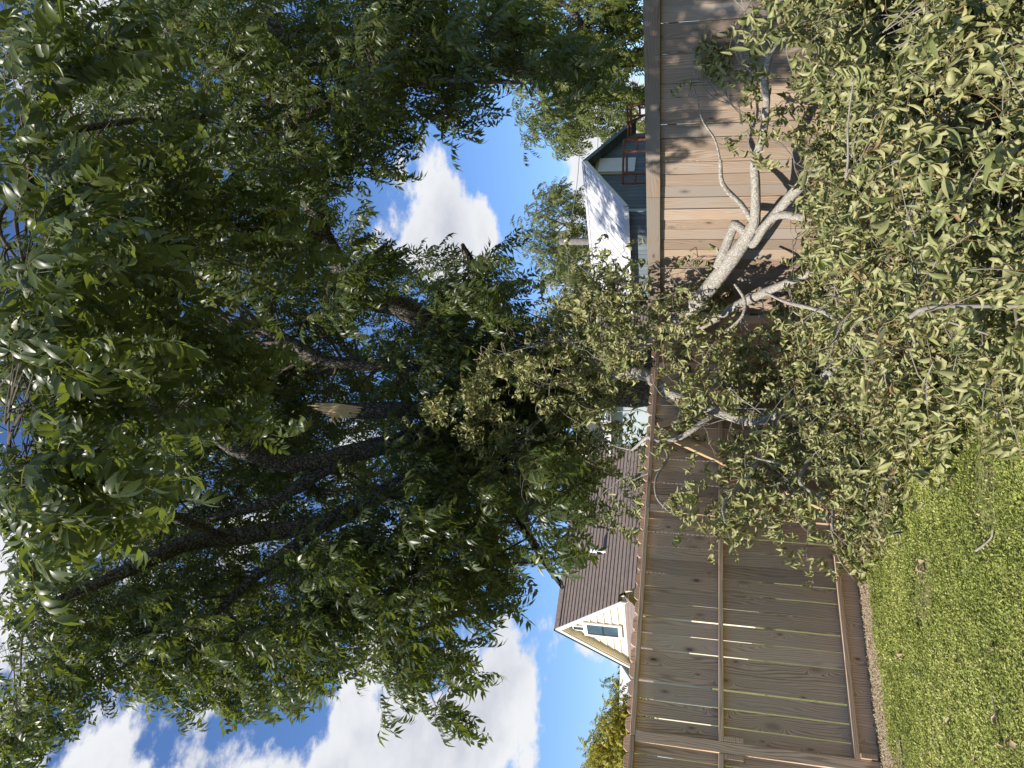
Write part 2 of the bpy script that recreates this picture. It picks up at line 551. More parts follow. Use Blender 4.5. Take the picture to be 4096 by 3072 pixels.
def soil_mat(name, a, c_, grass):
    m, b, p = new_mat(name)
    t = b.node('ShaderNodeTexCoord').outputs['Object']
    n = b.noise(t, 5.0, 6, 0.7); g = b.noise(t, 45.0, 5, 0.7)
    c = b.ramp(b.math('ADD', b.math('MULTIPLY', n, .4), b.math('MULTIPLY', g, .6)), [(0.35, a), (0.65, c_)])
    c = b.mix(b.math('MULTIPLY', b.mapr(b.noise(t, 1.3, 5, 0.6), 0.35, 0.6), grass), c, (.17, .21, .05))
    b.put(p.inputs['Base Color'], c)
    p.inputs['Roughness'].default_value = 0.95
    p.inputs['Specular IOR Level'].default_value = 0.1
    bn = b.node('ShaderNodeBump', {'Strength': 0.8, 'Distance': 0.02, 'Height': g})
    b.put(p.inputs['Normal'], bn.outputs[0])
    return m


M['roof'] = roof_metal()
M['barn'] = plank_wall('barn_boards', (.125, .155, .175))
M['barnside'] = plank_wall('barn_side_boards', (.135, .165, .185), 1)
M['shingle'] = shingle_mat()
M['ground'] = soil_mat('ground_turf', (.13, .12, .055), (.28, .26, .12), 0.6)
M['soil'] = soil_mat('bare_soil', (.22, .18, .12), (.48, .40, .29), 0.15)

# ------------------------------------------------------------------ ground
FC = np.array([0.907, 9.552, 0.0])                     # fence corner
DL = unit([-math.sin(R(50.8226)), -math.cos(R(50.8226)), 0])   # along the left fence, away from the corner
NL = np.array([-DL[1], DL[0], 0]);  NL = NL if np.dot(NL[:2], -FC[:2]) > 0 else -NL
DR = unit([math.sin(R(39.0128)), -math.cos(R(39.0128)), 0])
NR = np.array([-DR[1], DR[0], 0]);  NR = NR if np.dot(NR[:2], -FC[:2]) > 0 else -NR

gv = [(-400, -60, 0), (400, -60, 0), (400, 700, 0), (-400, 700, 0)]
g = link('ground', mesh_np('ground', np.array(gv, float), [np.array([[0, 1, 2, 3]])]), M['ground'])
tag(g, 'grassy ground reaching past the fences to the houses', None, None, 'structure')

# ------------------------------------------------------------------ leaves
def leaflet(L, Wd, fold, droop, sickle, curl, cup, hi):
    """one leaflet along +x, face up +z; returns verts, faces"""
    st = [0.14, 0.32, 0.56, 0.8] if hi else [0.38]
    prof = [0.55, 0.95, 1.0, 0.6] if hi else [1.0]
    def spine(s):
        a = droop * s + curl * s * s
        # integrate a bending direction
        k = np.linspace(0, s, 8)
        ang = -(droop * 2 * k * .5 + curl * k)
        dx = trapz(np.cos(ang), k) if len(k) > 1 else 0
        dz = trapz(np.sin(ang), k) if len(k) > 1 else 0
        aa = ang[-1]
        return np.array([dx * L, sickle * L * s * s, dz * L]), aa
    V = [np.zeros(3)]
    for s, w in zip(st, prof):
        c, a = spine(s)
        nz = np.array([-math.sin(a), 0, math.cos(a)])
        hw = Wd / 2 * w
        e = nz * (fold + cup * w) * hw
        V += [c + np.array([0, hw, 0]) * math.cos(min(1.3, abs(cup) * .8)) + e, c, c - np.array([0, hw, 0]) * math.cos(min(1.3, abs(cup) * .8)) + e]
    V.append(spine(1.0)[0])
    n = len(st); tip = 1 + 3 * n
    T = [(0, 2, 1), (0, 3, 2), (tip, 3 * n - 2, 3 * n - 1), (tip, 3 * n - 1, 3 * n)]
    Q = []
    for i in range(n - 1):
        a = 1 + 3 * i
        Q += [(a, a + 1, a + 4, a + 3), (a + 1, a + 2, a + 5, a + 4)]
    return np.array(V), Q, T


def compound(seed, hi, wilt=0.0, pairs=5, scale=1.0):
    """pinnate leaf: rachis along +x bending down, leaflets in pairs plus one at the tip"""
    r_ = np.random.default_rng(seed)
    RL = 0.30 * scale
    V = []; Q = []; T = []; tint = []
    b = 0
    bend = r_.uniform(.3, .8) + wilt * .6
    def rach(s):
        k = np.linspace(0, s, 10); ang = -bend * k
        return np.array([trapz(np.cos(ang), k), 0.06 * math.sin(s * 4 + seed) * s, trapz(np.sin(ang), k)]) * RL, -bend * s
    # rachis: a thin three-sided stalk
    st = np.linspace(0, 1, 4 if hi else 3)
    P = np.array([rach(s)[0] if s > 0 else np.zeros(3) for s in st])
    tv, tq, tt = tube(P, np.linspace(.0022, .0010, len(P)) * scale, 3)
    V.append(tv); Q += [tuple(x) for x in tq]; T += [tuple(x) for x in tt]; tint += [0.8] * len(tv); b += len(tv)
    items = []
    for i in range(pairs):
        s = 0.28 + 0.68 * i / (pairs - 1)
        for sd in (-1, 1):
            items.append((s + r_.uniform(-.02, .02), sd, 1.0 - .25 * abs(i - pairs * .6) / pairs))
    items.append((1.0, 0, 1.05))
    for s, sd, k in items:
        if wilt and r_.random() < .06: continue
        p, a = rach(max(0.02, min(1, s)))
        L = 0.125 * k * scale * r_.uniform(.82, 1.12); Wd = L * r_.uniform(.26, .34)
        hang = r_.uniform(.1, .6) + wilt * r_.uniform(.2, 1.3)
        if wilt:
            lv, lq, lt = leaflet(L * r_.uniform(.7, 1.1), Wd * r_.uniform(.85, 1.15), .2, r_.uniform(.0, .9), r_.uniform(-.25, .4) * (sd or 1), r_.uniform(-1.4, 3.2), r_.choice([-1, 1, 1]) * r_.uniform(.3, 1.3), hi)
        else:
            lv, lq, lt = leaflet(L, Wd, r_.uniform(.1, .35), r_.uniform(.1, .6), r_.uniform(.0, .22) * (-(sd or 0)), r_.uniform(.0, .7), 0.0, hi)
        yaw = sd * r_.uniform(.75, 1.15) if sd else r_.uniform(-.2, .2)
        roll = r_.normal(0, .35 + wilt * .7)
        Mx = Matrix.Rotation(-a, 3, 'Y') @ Matrix.Rotation(yaw, 3, 'Z') @ Matrix.Rotation(hang, 3, 'Y') @ Matrix.Rotation(roll, 3, 'X')
        lv = lv @ np.array(Mx).T + p
        V.append(lv); Q += [tuple(b + i for i in q) for q in lq]; T += [tuple(b + i for i in q) for q in lt]
        tint += [float(np.clip(r_.normal(0, .12), -.3, .3))] * len(lv); b += len(lv)
    return np.vstack(V), np.array(Q, int).reshape(-1, 4), np.array(T, int).reshape(-1, 3), np.array(tint)


NT = 6
TPL = {'fresh_hi': [compound(100 + i, True) for i in range(NT)],
       'fresh_lo': [compound(200 + i, False) for i in range(NT)],
       'wilt_hi': [compound(300 + i, True, 1.0) for i in range(NT + 4)],
       'wilt_lo': [compound(400 + i, False, 0.7) for i in range(NT)],
       'tiny': [compound(500 + i, False, 0.2, 3, 1.0) for i in range(NT)]}


class Leaves:
    """placed compound leaves: position, rotation matrix, size, colour, template"""
    def __init__(s):
        s.p = []; s.r = []; s.k = []; s.t = []

    def add(s, p, rot, k, tint):
        s.p.append(p); s.r.append(rot); s.k.append(k); s.t.append(tint)

    def arrays(s):
        return np.array(s.p), np.array(s.r), np.array(s.k), np.array(s.t)


def leaf_rot(d, up):
    x = unit(d); z = up - x * np.dot(up, x)
    if np.linalg.norm(z) < 1e-3: z = np.array([1.0, 0, 0]) - x * x[0]
    z = unit(z); y = np.cross(z, x)
    return np.stack([x, y, z], 1)


def joined(name, tpls, P, Rm, K, T, mat, parent, off):
    Vs = []; Qs = []; Ts = []; At = []; b = 0
    which = rng.integers(0, len(tpls), len(P))
    for ti, (tv, tq, tt, ta) in enumerate(tpls):
        sel = np.where(which == ti)[0]
        if not len(sel): continue
        v = np.einsum('nij,vj->nvi', Rm[sel] * K[sel][:, None, None], tv) + P[sel][:, None, :]
        n = len(tv)
        base = b + np.arange(len(sel)) * n
        Vs.append(v.reshape(-1, 3))
        if len(tq): Qs.append((tq[None] + base[:, None, None]).reshape(-1, 4))
        Ts.append((tt[None] + base[:, None, None]).reshape(-1, 3))
        At.append(np.clip(T[sel][:, None] + ta[None] * .8, 0, 1).reshape(-1))
        b += n * len(sel)
    me = mesh_np(name, np.vstack(Vs) - off, [np.vstack(Qs) if Qs else [], np.vstack(Ts)], True, {'tint': np.concatenate(At)})
    o = link(name, me, mat, parent)
    return tag(o, kind='stuff')


def tpl_meshes(name, tpls, mat, tints):
    out = []
    for i, (tv, tq, tt, ta) in enumerate(tpls):
        for j, tn in enumerate(tints):
            me = mesh_np(name, tv, [tq, tt], True, {'tint': np.clip(tn + ta * .8, 0, 1)})
            me.materials.append(mat); out.append(me)
    return out


def spray(L, base, d, length, n, droop, size, tintc, tints, twigs, rad=.004, wilt=False, upn=None):
    """a leafy twig: curved stalk with compound leaves along its outer part"""
    m = 6
    pts = [np.asarray(base, float)]
    dd = unit(d)
    for i in range(m):
        dd = unit(dd + np.array([0, 0, -droop / m]) + rng.normal(0, .10, 3))
        pts.append(pts[-1] + dd * length / m)
    pts = np.array(pts)
    if twigs is not None:
        twigs.add(pts, np.linspace(rad, rad * .4, len(pts)), 3)
    for i in range(n):
        s = 0.22 + 0.78 * (i + rng.uniform(-.3, .3)) / max(1, n - 1)
        s = min(max(s, 0.1), 1.0) * m
        k = min(int(s), m - 1); p = pts[k] * (1 - (s - k)) + pts[k + 1] * (s - k)
        t = unit(pts[k + 1] - pts[k])
        ang = i * 2.4 + rng.uniform(-.5, .5)
        a = unit(np.cross(t, [0.3, .2, 1.0])); bb = np.cross(t, a)
        out = a * math.cos(ang) + bb * math.sin(ang)
        r_ = unit(t * .75 + out * rng.uniform(.5, .95) + np.array([0, 0, -droop * .45 - rng.uniform(0, .35)]))
        up = np.array([0, 0, 1.0]) + rng.normal(0, .38 if not wilt else .8, 3) + (np.zeros(3) if upn is None else upn)
        L.add(p, leaf_rot(r_, up), size * rng.uniform(.8, 1.18), float(np.clip(rng.normal(tintc, tints), 0, 1)))


def kmeans(P, k, it=6):
    c = P[rng.choice(len(P), k, replace=False)].copy()
    for _ in range(it):
        w = ((P[:, None] - c[None]) ** 2).sum(-1).argmin(1)
        for j in range(k):
            if (w == j).any(): c[j] = P[w == j].mean(0)
    return c, w


def leaf_parts(root, mesh_list, P, Rm, K, off, name='leaf'):
    for i in range(len(P)):
        o = bpy.data.objects.new(name, mesh_list[int(rng.integers(0, len(mesh_list)))])
        mt = Matrix([[*(Rm[i][r] * K[i]), P[i][r] - off[r]] for r in range(3)] + [[0, 0, 0, 1]])
        COL.objects.link(o)
        o.parent = root
        o.matrix_local = mt


def pick_largest(P, n, xr=(0, 4096), yr=(0, 3072)):
    x, y, d = project(P)
    ok = (d > 0) & (x > xr[0]) & (x < xr[1]) & (y > yr[0]) & (y < yr[1])
    score = np.where(ok, d, 1e9)
    idx = np.argsort(score)[:n]
    return idx[score[idx] < 1e8]



# ------------------------------------------------------------------ left fence (gate-braced panel, rails towards the camera)
rotL = math.atan2(DL[1], DL[0])          # local x runs along the fence, +y faces the camera
fl = thing('picket_fence', FC, 'shaded brown dog-eared picket fence with rails, left of the lawn, standing beside grass', 'fence', rotz=rotL)


def dogear(w, h, t, ear=.025):
    return MB().prism([(-w / 2, -t, 0), (w / 2, -t, 0), (w / 2, -t, h - ear), (w / 2 - ear, -t, h), (-w / 2 + ear, -t, h), (-w / 2, -t, h - ear)], (0, t, 0))


pk = [dogear(.134, 1.80 + dz, .016).mesh('picket', .0015) for dz in (0, .006, -.006)]
for me in pk: me.materials.append(M['picket'])
t = -0.02
i = 0
while t < 7.6:
    gap = random.choice([.004, .008, .012, .014]) if t < 3.2 else random.choice([.008, .010, .013, .015, .018])
    o = link('picket', pk[i % 3], None, fl)
    o.location = (t + .069, random.uniform(-.003, .0), .168 + random.uniform(-.006, .006))
    o.rotation_euler = (0, random.uniform(-.0035, .0035), 0)
    t += .134 + gap; i += 1
POSTS = [.89, 2.75, 4.90, 7.05]
for pt in POSTS:
    MB().box((-.0445, 0, 0), (.0445, .089, 1.878)).build('post', M['rail_v'] if 'rail_v' in M else M['picket'], fl, .003).location = (pt, .0015, 0)
edges = [0.0] + POSTS
for a, b_ in zip(edges[:-1], edges[1:]):
    x0 = a + (.047 if a else .03); x1 = b_ - .047
    for z0, z1 in ((1.178, 1.217), (.158, .198)):
        o = MB().box((0, 0, z0), (x1 - x0, .089, z1)).build('rail', M['rail'], fl, .003); o.location = (x0, .002, 0)
    o = MB().box((0, 0, 1.88), (b_ - a - .003, .089, 1.921)).build('rail', M['rail'], fl, .003); o.location = (a + .0015, .002, 0)
    o = MB().box((0, 0, 0), (x1 - x0, .03, .155)).build('kickboard', M['picket'], fl, .002); o.location = (x0, .004, 0)
for pt in POSTS[:3]:
    for sd in (-1, 1):
        for zt, hh in ((1.176, .15), (.156, .12)):
            o = MB().box((-.019, 0, zt - hh), (.019, .088, zt)).build('cleat', M['rail'], fl, .002)
            o.location = (pt + sd * .0665, .003 + (.031 if zt < .5 else 0), 0)
for tb in (.99, 2.63):
    a = np.array([1.80 + (.03 if tb > 1.8 else -.03), .112, 1.84]); b_ = np.array([tb, .112, .24])
    L_ = np.linalg.norm(b_ - a)
    o = MB().box((0, -.019, -.044), (L_, .019, .044)).build('brace', M['brace'], fl, .003)
    d_ = (b_ - a) / L_
    o.location = tuple(a); o.rotation_euler = (0, math.atan2(-d_[2], d_[0]), 0)

# ------------------------------------------------------------------ right fence (smooth side, trim board along the top)
rotR = math.atan2(DR[1], DR[0])          # camera is on the -y side
fr = thing('board_fence', FC, 'sunlit weathered board fence with a trim board along its top, behind the leaf pile', 'fence', rotz=rotR)
bd = [MB().box((-.0695, 0, 0), (.0695, .016, 1.985)).mesh('board', .0015) for _ in range(2)]
for me in bd: me.materials.append(M['board'])
t = .05; i = 0
while t < 6.6:
    o = link('board', bd[i % 2], None, fr)
    o.location = (t + .0695, random.uniform(-.009, .004), 0.03)
    o.rotation_euler = (0, random.uniform(-.004, .004), 0)
    t += .139 + random.choice([.001, .0015, .002, .003, .005]); i += 1
P_j = onplane(2640, 775, FC, NR); tj = float(np.dot(P_j - FC, DR))
for a, b_ in ((.02, tj), (tj, tj + 2.42), (tj + 2.42, 6.6)):
    o = MB().box((0, -.054, 1.902), (b_ - a - .002, 0, 2.043)).build('trim_board', M['trim'], fr, .003); o.location = (a + .001, -.011, random.uniform(-.003, .003))
for pt in (.15, 2.4, 4.8):
    o = MB().box((-.0445, 0, 0), (.0445, .089, 1.9)).build('post', M['picket'], fr, .003); o.location = (pt, .024, 0)
for z0 in (.3, 1.0, 1.75):
    o = MB().box((0, 0, z0), (6.4, .038, z0 + .089)).build('rail', M['rail'], fr); o.location = (.1, .115, 0)

# black post lights on the left fence
for (px, py, lab) in ((2745, 1485, 'small black light fixed high on the fence post behind the fallen bough'), (2992, 2078, 'small black light low on the post where the gate bracing ends')):
    P = onplane(px, py, FC + NL * .10, NL)
    th = thing('post_light', P, lab, 'light', rotz=rotL)
    MB().prism([(-.045, 0, -.05), (.045, 0, -.05), (.05, 0, .035), (-.05, 0, .035)], (0, .055, 0)).build('housing', M['blackp'], th, .006)
    MB().box((-.06, -.004, .036), (.06, .07, .052)).build('lid', M['blackp'], th, .004)
    MB().box((-.02, -.012, -.03), (.02, -.001, .03)).build('bracket', M['blackp'], th)

# ------------------------------------------------------------------ barn
def plane_z(x, y, z):
    r = ray(x, y); return CAM + r * ((z - CAMH) / r[2])


def frame_thing(name, P, e, label, cat):
    """thing at the ground below P; local +y runs along e (away), +x to the right"""
    ex = np.array([e[1], -e[0], 0])
    return thing(name, (P[0], P[1], 0), label, cat, rotz=math.atan2(ex[1], ex[0])), ex


def to_local(P, O, ex, e):
    d = np.asarray(P) - O
    return np.array([np.dot(d, ex), np.dot(d, e), P[2]])


Pk = at(2331, 647, 20.0)
Qk = plane_z(2385, 1250, Pk[2]); eb = unit((Qk - Pk) * [1, 1, 0])
barn, exb = frame_thing('barn', Pk, eb, 'blue-grey wooden barn with a white metal roof, behind the sunlit fence', 'barn')
El = to_local(onplane(2492, 822, Pk, eb), Pk, exb, eb)
zr = Pk[2]; hw = -El[0]; ze = El[2]; LB = 6.0
sl = (zr - ze) / hw
ov = .30                                           # rake overhang in front of the gable wall
wi = hw - .16                                      # wall half width
MB().prism([(-wi, ov, 0), (wi, ov, 0), (wi, ov, zr - sl * wi - .06), (0, ov, zr - .07), (-wi, ov, zr - sl * wi - .06)], (0, .1, 0)).build('gable_wall', M['barn'], barn)
MB().box((-wi, ov + .1, 0), (-wi + .1, LB - .1, zr - sl * wi - .08)).build('side_wall', M['barnside'], barn)
MB().box((wi - .1, ov + .1, 0), (wi, LB - .1, zr - sl * wi - .08)).build('side_wall', M['barnside'], barn)
MB().box((-wi - .02, ov - .02, 0), (-wi + .07, ov - .002, zr - sl * wi - .08)).build('corner_board', M['paleblue'], barn)
for sd in (-1, 1):
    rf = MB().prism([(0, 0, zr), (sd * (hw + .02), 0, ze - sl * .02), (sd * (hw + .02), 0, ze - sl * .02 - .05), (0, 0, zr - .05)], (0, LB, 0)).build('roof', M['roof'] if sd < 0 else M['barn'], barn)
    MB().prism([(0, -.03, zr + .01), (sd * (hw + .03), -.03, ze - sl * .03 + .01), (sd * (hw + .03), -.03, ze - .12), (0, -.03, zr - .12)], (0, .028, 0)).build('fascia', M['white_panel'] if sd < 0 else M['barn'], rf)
    if sd < 0:   # corrugation ribs of the metal sheets, lying on the slope
        nr = int(LB / .28)
        for k in range(1, nr):
            y0 = k * .28
            MB().prism([(-.02, y0, zr - sl * .02 + .001), (-hw - .01, y0, ze - sl * .01 + .001), (-hw - .01, y0, ze - sl * .01 + .016), (-.02, y0, zr - sl * .02 + .016)], (0, .022, 0)).build('seam', M['roof'], rf)
        MB().prism([(0, 0, zr + .004), (-.1, 0, zr - sl * .1 + .02), (-.1, 0, zr - sl * .1 + .03), (0, 0, zr + .03), (.1, 0, zr - sl * .1 + .03), (.1, 0, zr - sl * .1 + .02)], (0, LB, 0)).build('ridge_cap', M['roof'], rf)
MB().box((-hw - .07, .02, ze - .14), (-hw - .022, LB, ze - .03)).build('gutter', M['white_panel'], barn)
# boarded-up window in the gable
wa = to_local(onplane(2400, 640, Pk + eb * ov, eb), Pk, exb, eb); wb = to_local(onplane(2538, 690, Pk + eb * ov, eb), Pk, exb, eb)
x0, x1 = sorted((wa[0], wb[0])); z0, z1 = sorted((wa[2], wb[2]))
wd = MB().box((x0, ov - .05, z0), (x1, ov - .012, z1)).build('window_board', M['white_panel'], barn)
fb = MB()
fb.box((x0 - .09, ov - .03, z0 + .3), (x0 - .003, ov - .004, z1 + .08)); fb.box((x0, ov - .03, z1 + .003), (x1 + .03, ov - .004, z1 + .08))
fb.build('frame', M['oldframe'], wd)

# scaffold frames leaning in front of the barn
def scaffold(name, pts_list, d, label):
    P0 = at(*pts_list[0][0], d)
    root = thing(name, (P0[0], P0[1], 0), label, 'scaffold', 'rusty scaffold frames')
    for (a, b_) in pts_list:
        A = at(*a, d); B = at(*b_, d + .25)
        # carry the uprights on down to the ground
        if abs(a[1] - b_[1]) < 30 and b_[0] > 2585:
            B = B + unit(B - A) * 0 ; B = np.array([B[0], B[1], 0.02])
        V, q, t_ = tube(np.array([A, B]) - [P0[0], P0[1], 0], np.array([.022, .022]), 6)
        link('tube', mesh_np('tube', V, [q, t_], True), M['rust'], root)


scaffold('scaffold_frame', [((2491, 735), (2592, 728)), ((2491, 735), (2495, 560)), ((2495, 560), (2592, 555)), ((2507, 700), (2507, 610)), ((2540, 730), (2542, 697)), ((2496, 697), (2592, 699)),
                            ((2498, 607), (2592, 590)), ((2548, 600), (2550, 558))], 14.5, 'rust-red pipe scaffold frame in front of the barn window')
scaffold('scaffold_frame', [((2508, 420), (2592, 425)), ((2508, 420), (2514, 560)), ((2514, 550), (2592, 552)), ((2516, 465), (2592, 445)), ((2522, 430), (2526, 545)), ((2558, 422), (2560, 455)),
                            ((2514, 490), (2580, 460))], 15.3, 'rust-red pipe scaffold frame at the end nearest the trees')

# ------------------------------------------------------------------ house with the cream gable
Ph = at(2225, 2515, 17.0)
Qh = plane_z(2259, 2270, Ph[2]); eh = unit((Qh - Ph) * [1, 1, 0])
house, exh = frame_thing('house', Ph, eh, 'cream sided house with a steep brown shingle roof, beyond the picket fence', 'house')
Er = to_local(onplane(2489, 2407, Ph, eh), Ph, exh, eh); El2 = to_local(onplane(2515, 2668, Ph, eh), Ph, exh, eh)
zp = Ph[2]
slr = (zp - Er[2]) / Er[0]; sll = (zp - El2[2]) / -El2[0]
slh = (slr + sll) / 2

zg = Er[2]                                        # foot of the gable
ovh = .15; LH = 11.0
def rz(x): return zp - slh * abs(x)
xr_ = (zp - zg) / slh; xl_ = (zp - El2[2]) / slh + .25
xr2 = xr_ + 2.2
def courses(sd, xe, y0, y1, name, parent, step=.125):
    """roof slope laid in lapped shingle courses"""
    mb = MB(); n = int(xe * math.hypot(1, slh) / step)
    for k in range(n):
        xa, xb = xe * k / n, xe * (k + 1) / n + .01
        za, zb = zp - slh * xa, zp - slh * xb
        ys = y0 if (sd < 0 or xb < xr_ + .02) else y0 + ovh + .02
        mb.add([(sd * xa, ys, za + .006), (sd * xa, y1, za + .006), (sd * xb, y1, zb + .030), (sd * xb, ys, zb + .030),
                (sd * xb, y1, zb + .002), (sd * xb, ys, zb + .002)], [(0, 1, 2, 3), (3, 2, 4, 5)])
    return mb.build(name, M['shingle'], parent)
rr = courses(1, xr2, 0.0, LH, 'roof', house)
rl = courses(-1, xl_, 0.0, LH, 'roof', house)
cap = MB()
for k in range(int(LH / .2)):
    cap.prism([(0, k * .2, zp + .035), (-.13, k * .2, zp - slh * .13 + .03), (-.13, k * .2, zp - slh * .13 + .045), (0, k * .2, zp + .05), (.13, k * .2, zp - slh * .13 + .045), (.13, k * .2, zp - slh * .13 + .03)], (0, .185, 0))
cap.build('ridge_cap', M['shingle'], rr)
# clapboard gable wall in lapped courses
sd_ = MB(); z = zg - .02; stp = .155
while z < zp - .15:
    z2 = min(z + stp, zp - .12)
    xa = min((zp - z) / slh - .02, 9); xb = max((zp - z2) / slh - .02, 0.02)
    sd_.add([(-xa, ovh - .022, z), (xa, ovh - .022, z), (xb, ovh - .002, z2), (-xb, ovh - .002, z2), (-xa, ovh + .03, z), (xa, ovh + .03, z)], [(0, 1, 2, 3), (4, 5, 1, 0)])
    z += stp
sd_.build('siding', M['cream'], house)
MB().box((-xl_ + .5, ovh + .04, 0), (xr_ + .1, LH - .3, zg - .05)).build('wall', M['cream'], house)
for sd, xe in ((1, xr_), (-1, xl_)):
    # rake board, soffit
    MB().prism([(0, -.03, zp + .02), (sd * xe, -.03, rz(xe) + .02), (sd * xe, -.03, rz(xe) - .09), (0, -.03, zp - .11)], (0, .029, 0)).build('rake_board', M['white_paint'], house)
    MB().prism([(0, 0, zp - .10), (sd * xe, 0, rz(xe) - .10), (sd * xe, 0, rz(xe) - .13), (0, 0, zp - .14)], (0, ovh, 0)).build('soffit', M['soffit'], house)
# black drip edge along the left rake
MB().prism([(0, -.05, zp + .05), (-xl_, -.05, rz(xl_) + .05), (-xl_, -.05, rz(xl_) + .015), (0, -.05, zp + .015)], (0, .06, 0)).build('drip_edge', M['blackp'], house)
# skirt roof at the foot of the gable
sk = MB(); n = 7
for k in range(n):
    ya, yb = ovh - .9 * k / n, ovh - .9 * (k + 1) / n - .01
    za, zb = zg - .02 - .62 * k / n, zg - .02 - .62 * (k + 1) / n
    sk.add([(-xl_ + .1, ya, za + .005), (xr_ + .12 * k, ya, za + .005), (xr_ + .12 * (k + 1), yb, zb + .02), (-xl_ + .1, yb, zb + .02), (xr_ + .12 * (k + 1), yb, zb), (-xl_ + .1, yb, zb)], [(0, 1, 2, 3), (3, 2, 4, 5)])
sk.build('skirt_roof', M['shingle'], house)
# window and vent
W0 = Ph + eh * ovh
ca = to_local(onplane(2350, 2508, W0, eh), Ph, exh, eh); cb = to_local(onplane(2474, 2521, W0, eh), Ph, exh, eh)
xc = (ca[0] + cb[0]) / 2; hwn = .26
ztop, zbot = max(ca[2], cb[2]), min(ca[2], cb[2])
fwm = MB()
fwm.box((xc - hwn - .08, ovh - .06, zbot - .08), (xc - hwn, ovh - .025, ztop + .08)); fwm.box((xc + hwn, ovh - .06, zbot - .08), (xc + hwn + .08, ovh - .025, ztop + .08))
fwm.box((xc - hwn + .001, ovh - .06, ztop), (xc + hwn - .001, ovh - .025, ztop + .08)); fwm.box((xc - hwn + .001, ovh - .06, zbot - .08), (xc + hwn - .001, ovh - .025, zbot))
wnd = fwm.build('window', M['white_paint'], house)
zm_ = (ztop + zbot) / 2
MB().box((xc - hwn, ovh - .04, zm_ + .02), (xc + hwn, ovh - .03, ztop)).build('pane', M['glass'], wnd)
MB().box((xc - hwn, ovh - .04, zbot), (xc + hwn, ovh - .03, zm_ - .02)).build('pane', M['glass'], wnd)
MB().box((xc - hwn, ovh - .05, zm_ - .02), (xc + hwn, ovh - .03, zm_ + .02)).build('sash_bar', M['blackp'], wnd)
va = to_local(onplane(2292, 2503, W0, eh), Ph, exh, eh); vb = to_local(onplane(2334, 2506, W0, eh), Ph, exh, eh)
xv = (va[0] + vb[0]) / 2; zv1, zv0 = max(va[2], vb[2]), min(va[2], vb[2])
vt = MB().box((xv - .12, ovh - .05, zv0), (xv + .12, ovh - .026, zv1)).build('vent', M['white_paint'], house)
for k in range(7):
    zz = zv0 + (zv1 - zv0) * (k + .6) / 7.6
    MB().box((xv - .07, ovh - .056, zz - .012), (xv + .07, ovh - .049, zz + .012)).build('louvre', M['blackp'], vt)
# cross wing to the right, its wall and gutter showing between the leaves
yw = 4.6
Wp = Ph + eh * yw
wl_ = to_local(onplane(2345, 2165, Wp, eh), Ph, exh, eh); wr_ = to_local(onplane(2420, 1770, Wp, eh), Ph, exh, eh)
zw = wl_[2]
wg = MB(); z = 0.5
while z < zw - .02:
    wg.add([(wl_[0], yw - .022, z), (wr_[0], yw - .022, z), (wr_[0], yw, z + stp), (wl_[0], yw, z + stp), (wl_[0], yw + .02, z), (wr_[0], yw + .02, z)], [(0, 1, 2, 3), (4, 5, 1, 0)])
    z += stp
wg.build('siding', M['cream'], house)
MB().box((wl_[0], yw + .021, 0), (wr_[0], yw + 3.5, zw)).build('wall', M['cream'], house)
MB().box((wl_[0] - .3, yw - .32, zw + .03), (wr_[0] + .2, yw - .2, zw + .16)).build('gutter', M['white_paint'], house)
wrf = MB()
for k in range(12):
    ya, yb = yw + 2.2 - 2.5 * k / 12, yw + 2.2 - 2.5 * (k + 1) / 12 - .01
    za, zb = zw + .75 - .6 * k / 12, zw + .75 - .6 * (k + 1) / 12
    wrf.add([(wl_[0] - .3, ya, za), (wr_[0] + .2, ya, za), (wr_[0] + .2, yb, zb + .02), (wl_[0] - .3, yb, zb + .02), (wr_[0] + .2, yb, zb), (wl_[0] - .3, yb, zb)], [(0, 1, 2, 3), (3, 2, 4, 5)])
wrf.build('roof', M['shingle'], house)
for (px, py) in ((2405, 1856), (2380, 2080)):
    c_ = to_local(onplane(px, py, Wp, eh), Ph, exh, eh)
    f_ = MB()
    f_.box((c_[0] - .46, yw - .05, c_[2] - .7), (c_[0] - .4, yw - .024, c_[2] + .45)); f_.box((c_[0] + .4, yw - .05, c_[2] - .7), (c_[0] + .46, yw - .024, c_[2] + .45))
    f_.box((c_[0] - .4, yw - .05, c_[2] + .39), (c_[0] + .4, yw - .024, c_[2] + .45)); f_.box((c_[0] - .4, yw - .05, c_[2] - .7), (c_[0] + .4, yw - .024, c_[2] - .64))
    w_ = f_.build('window', M['white_paint'], house)
    MB().box((c_[0] - .4, yw - .035, c_[2] - .64), (c_[0] + .4, yw - .026, c_[2] + .39)).build('pane', M['glass'], w_)
# roof vent pipe standing on the slope
vx = xr_ * .78
def roof_hit(x, y):
    nrm = unit(exh * slh + np.array([0, 0, 1.0])); return onplane(x, y, Ph, nrm)
pv = to_local(roof_hit(2420, 2206), Ph, exh, eh)
V, q, t_ = tube(np.array([[pv[0], pv[1], pv[2] - .02], [pv[0], pv[1], pv[2] + .32]]), np.array([.05, .05]), 8)
link('vent_pipe', mesh_np('vent_pipe', V, [q, t_], True), M['vent'], house)

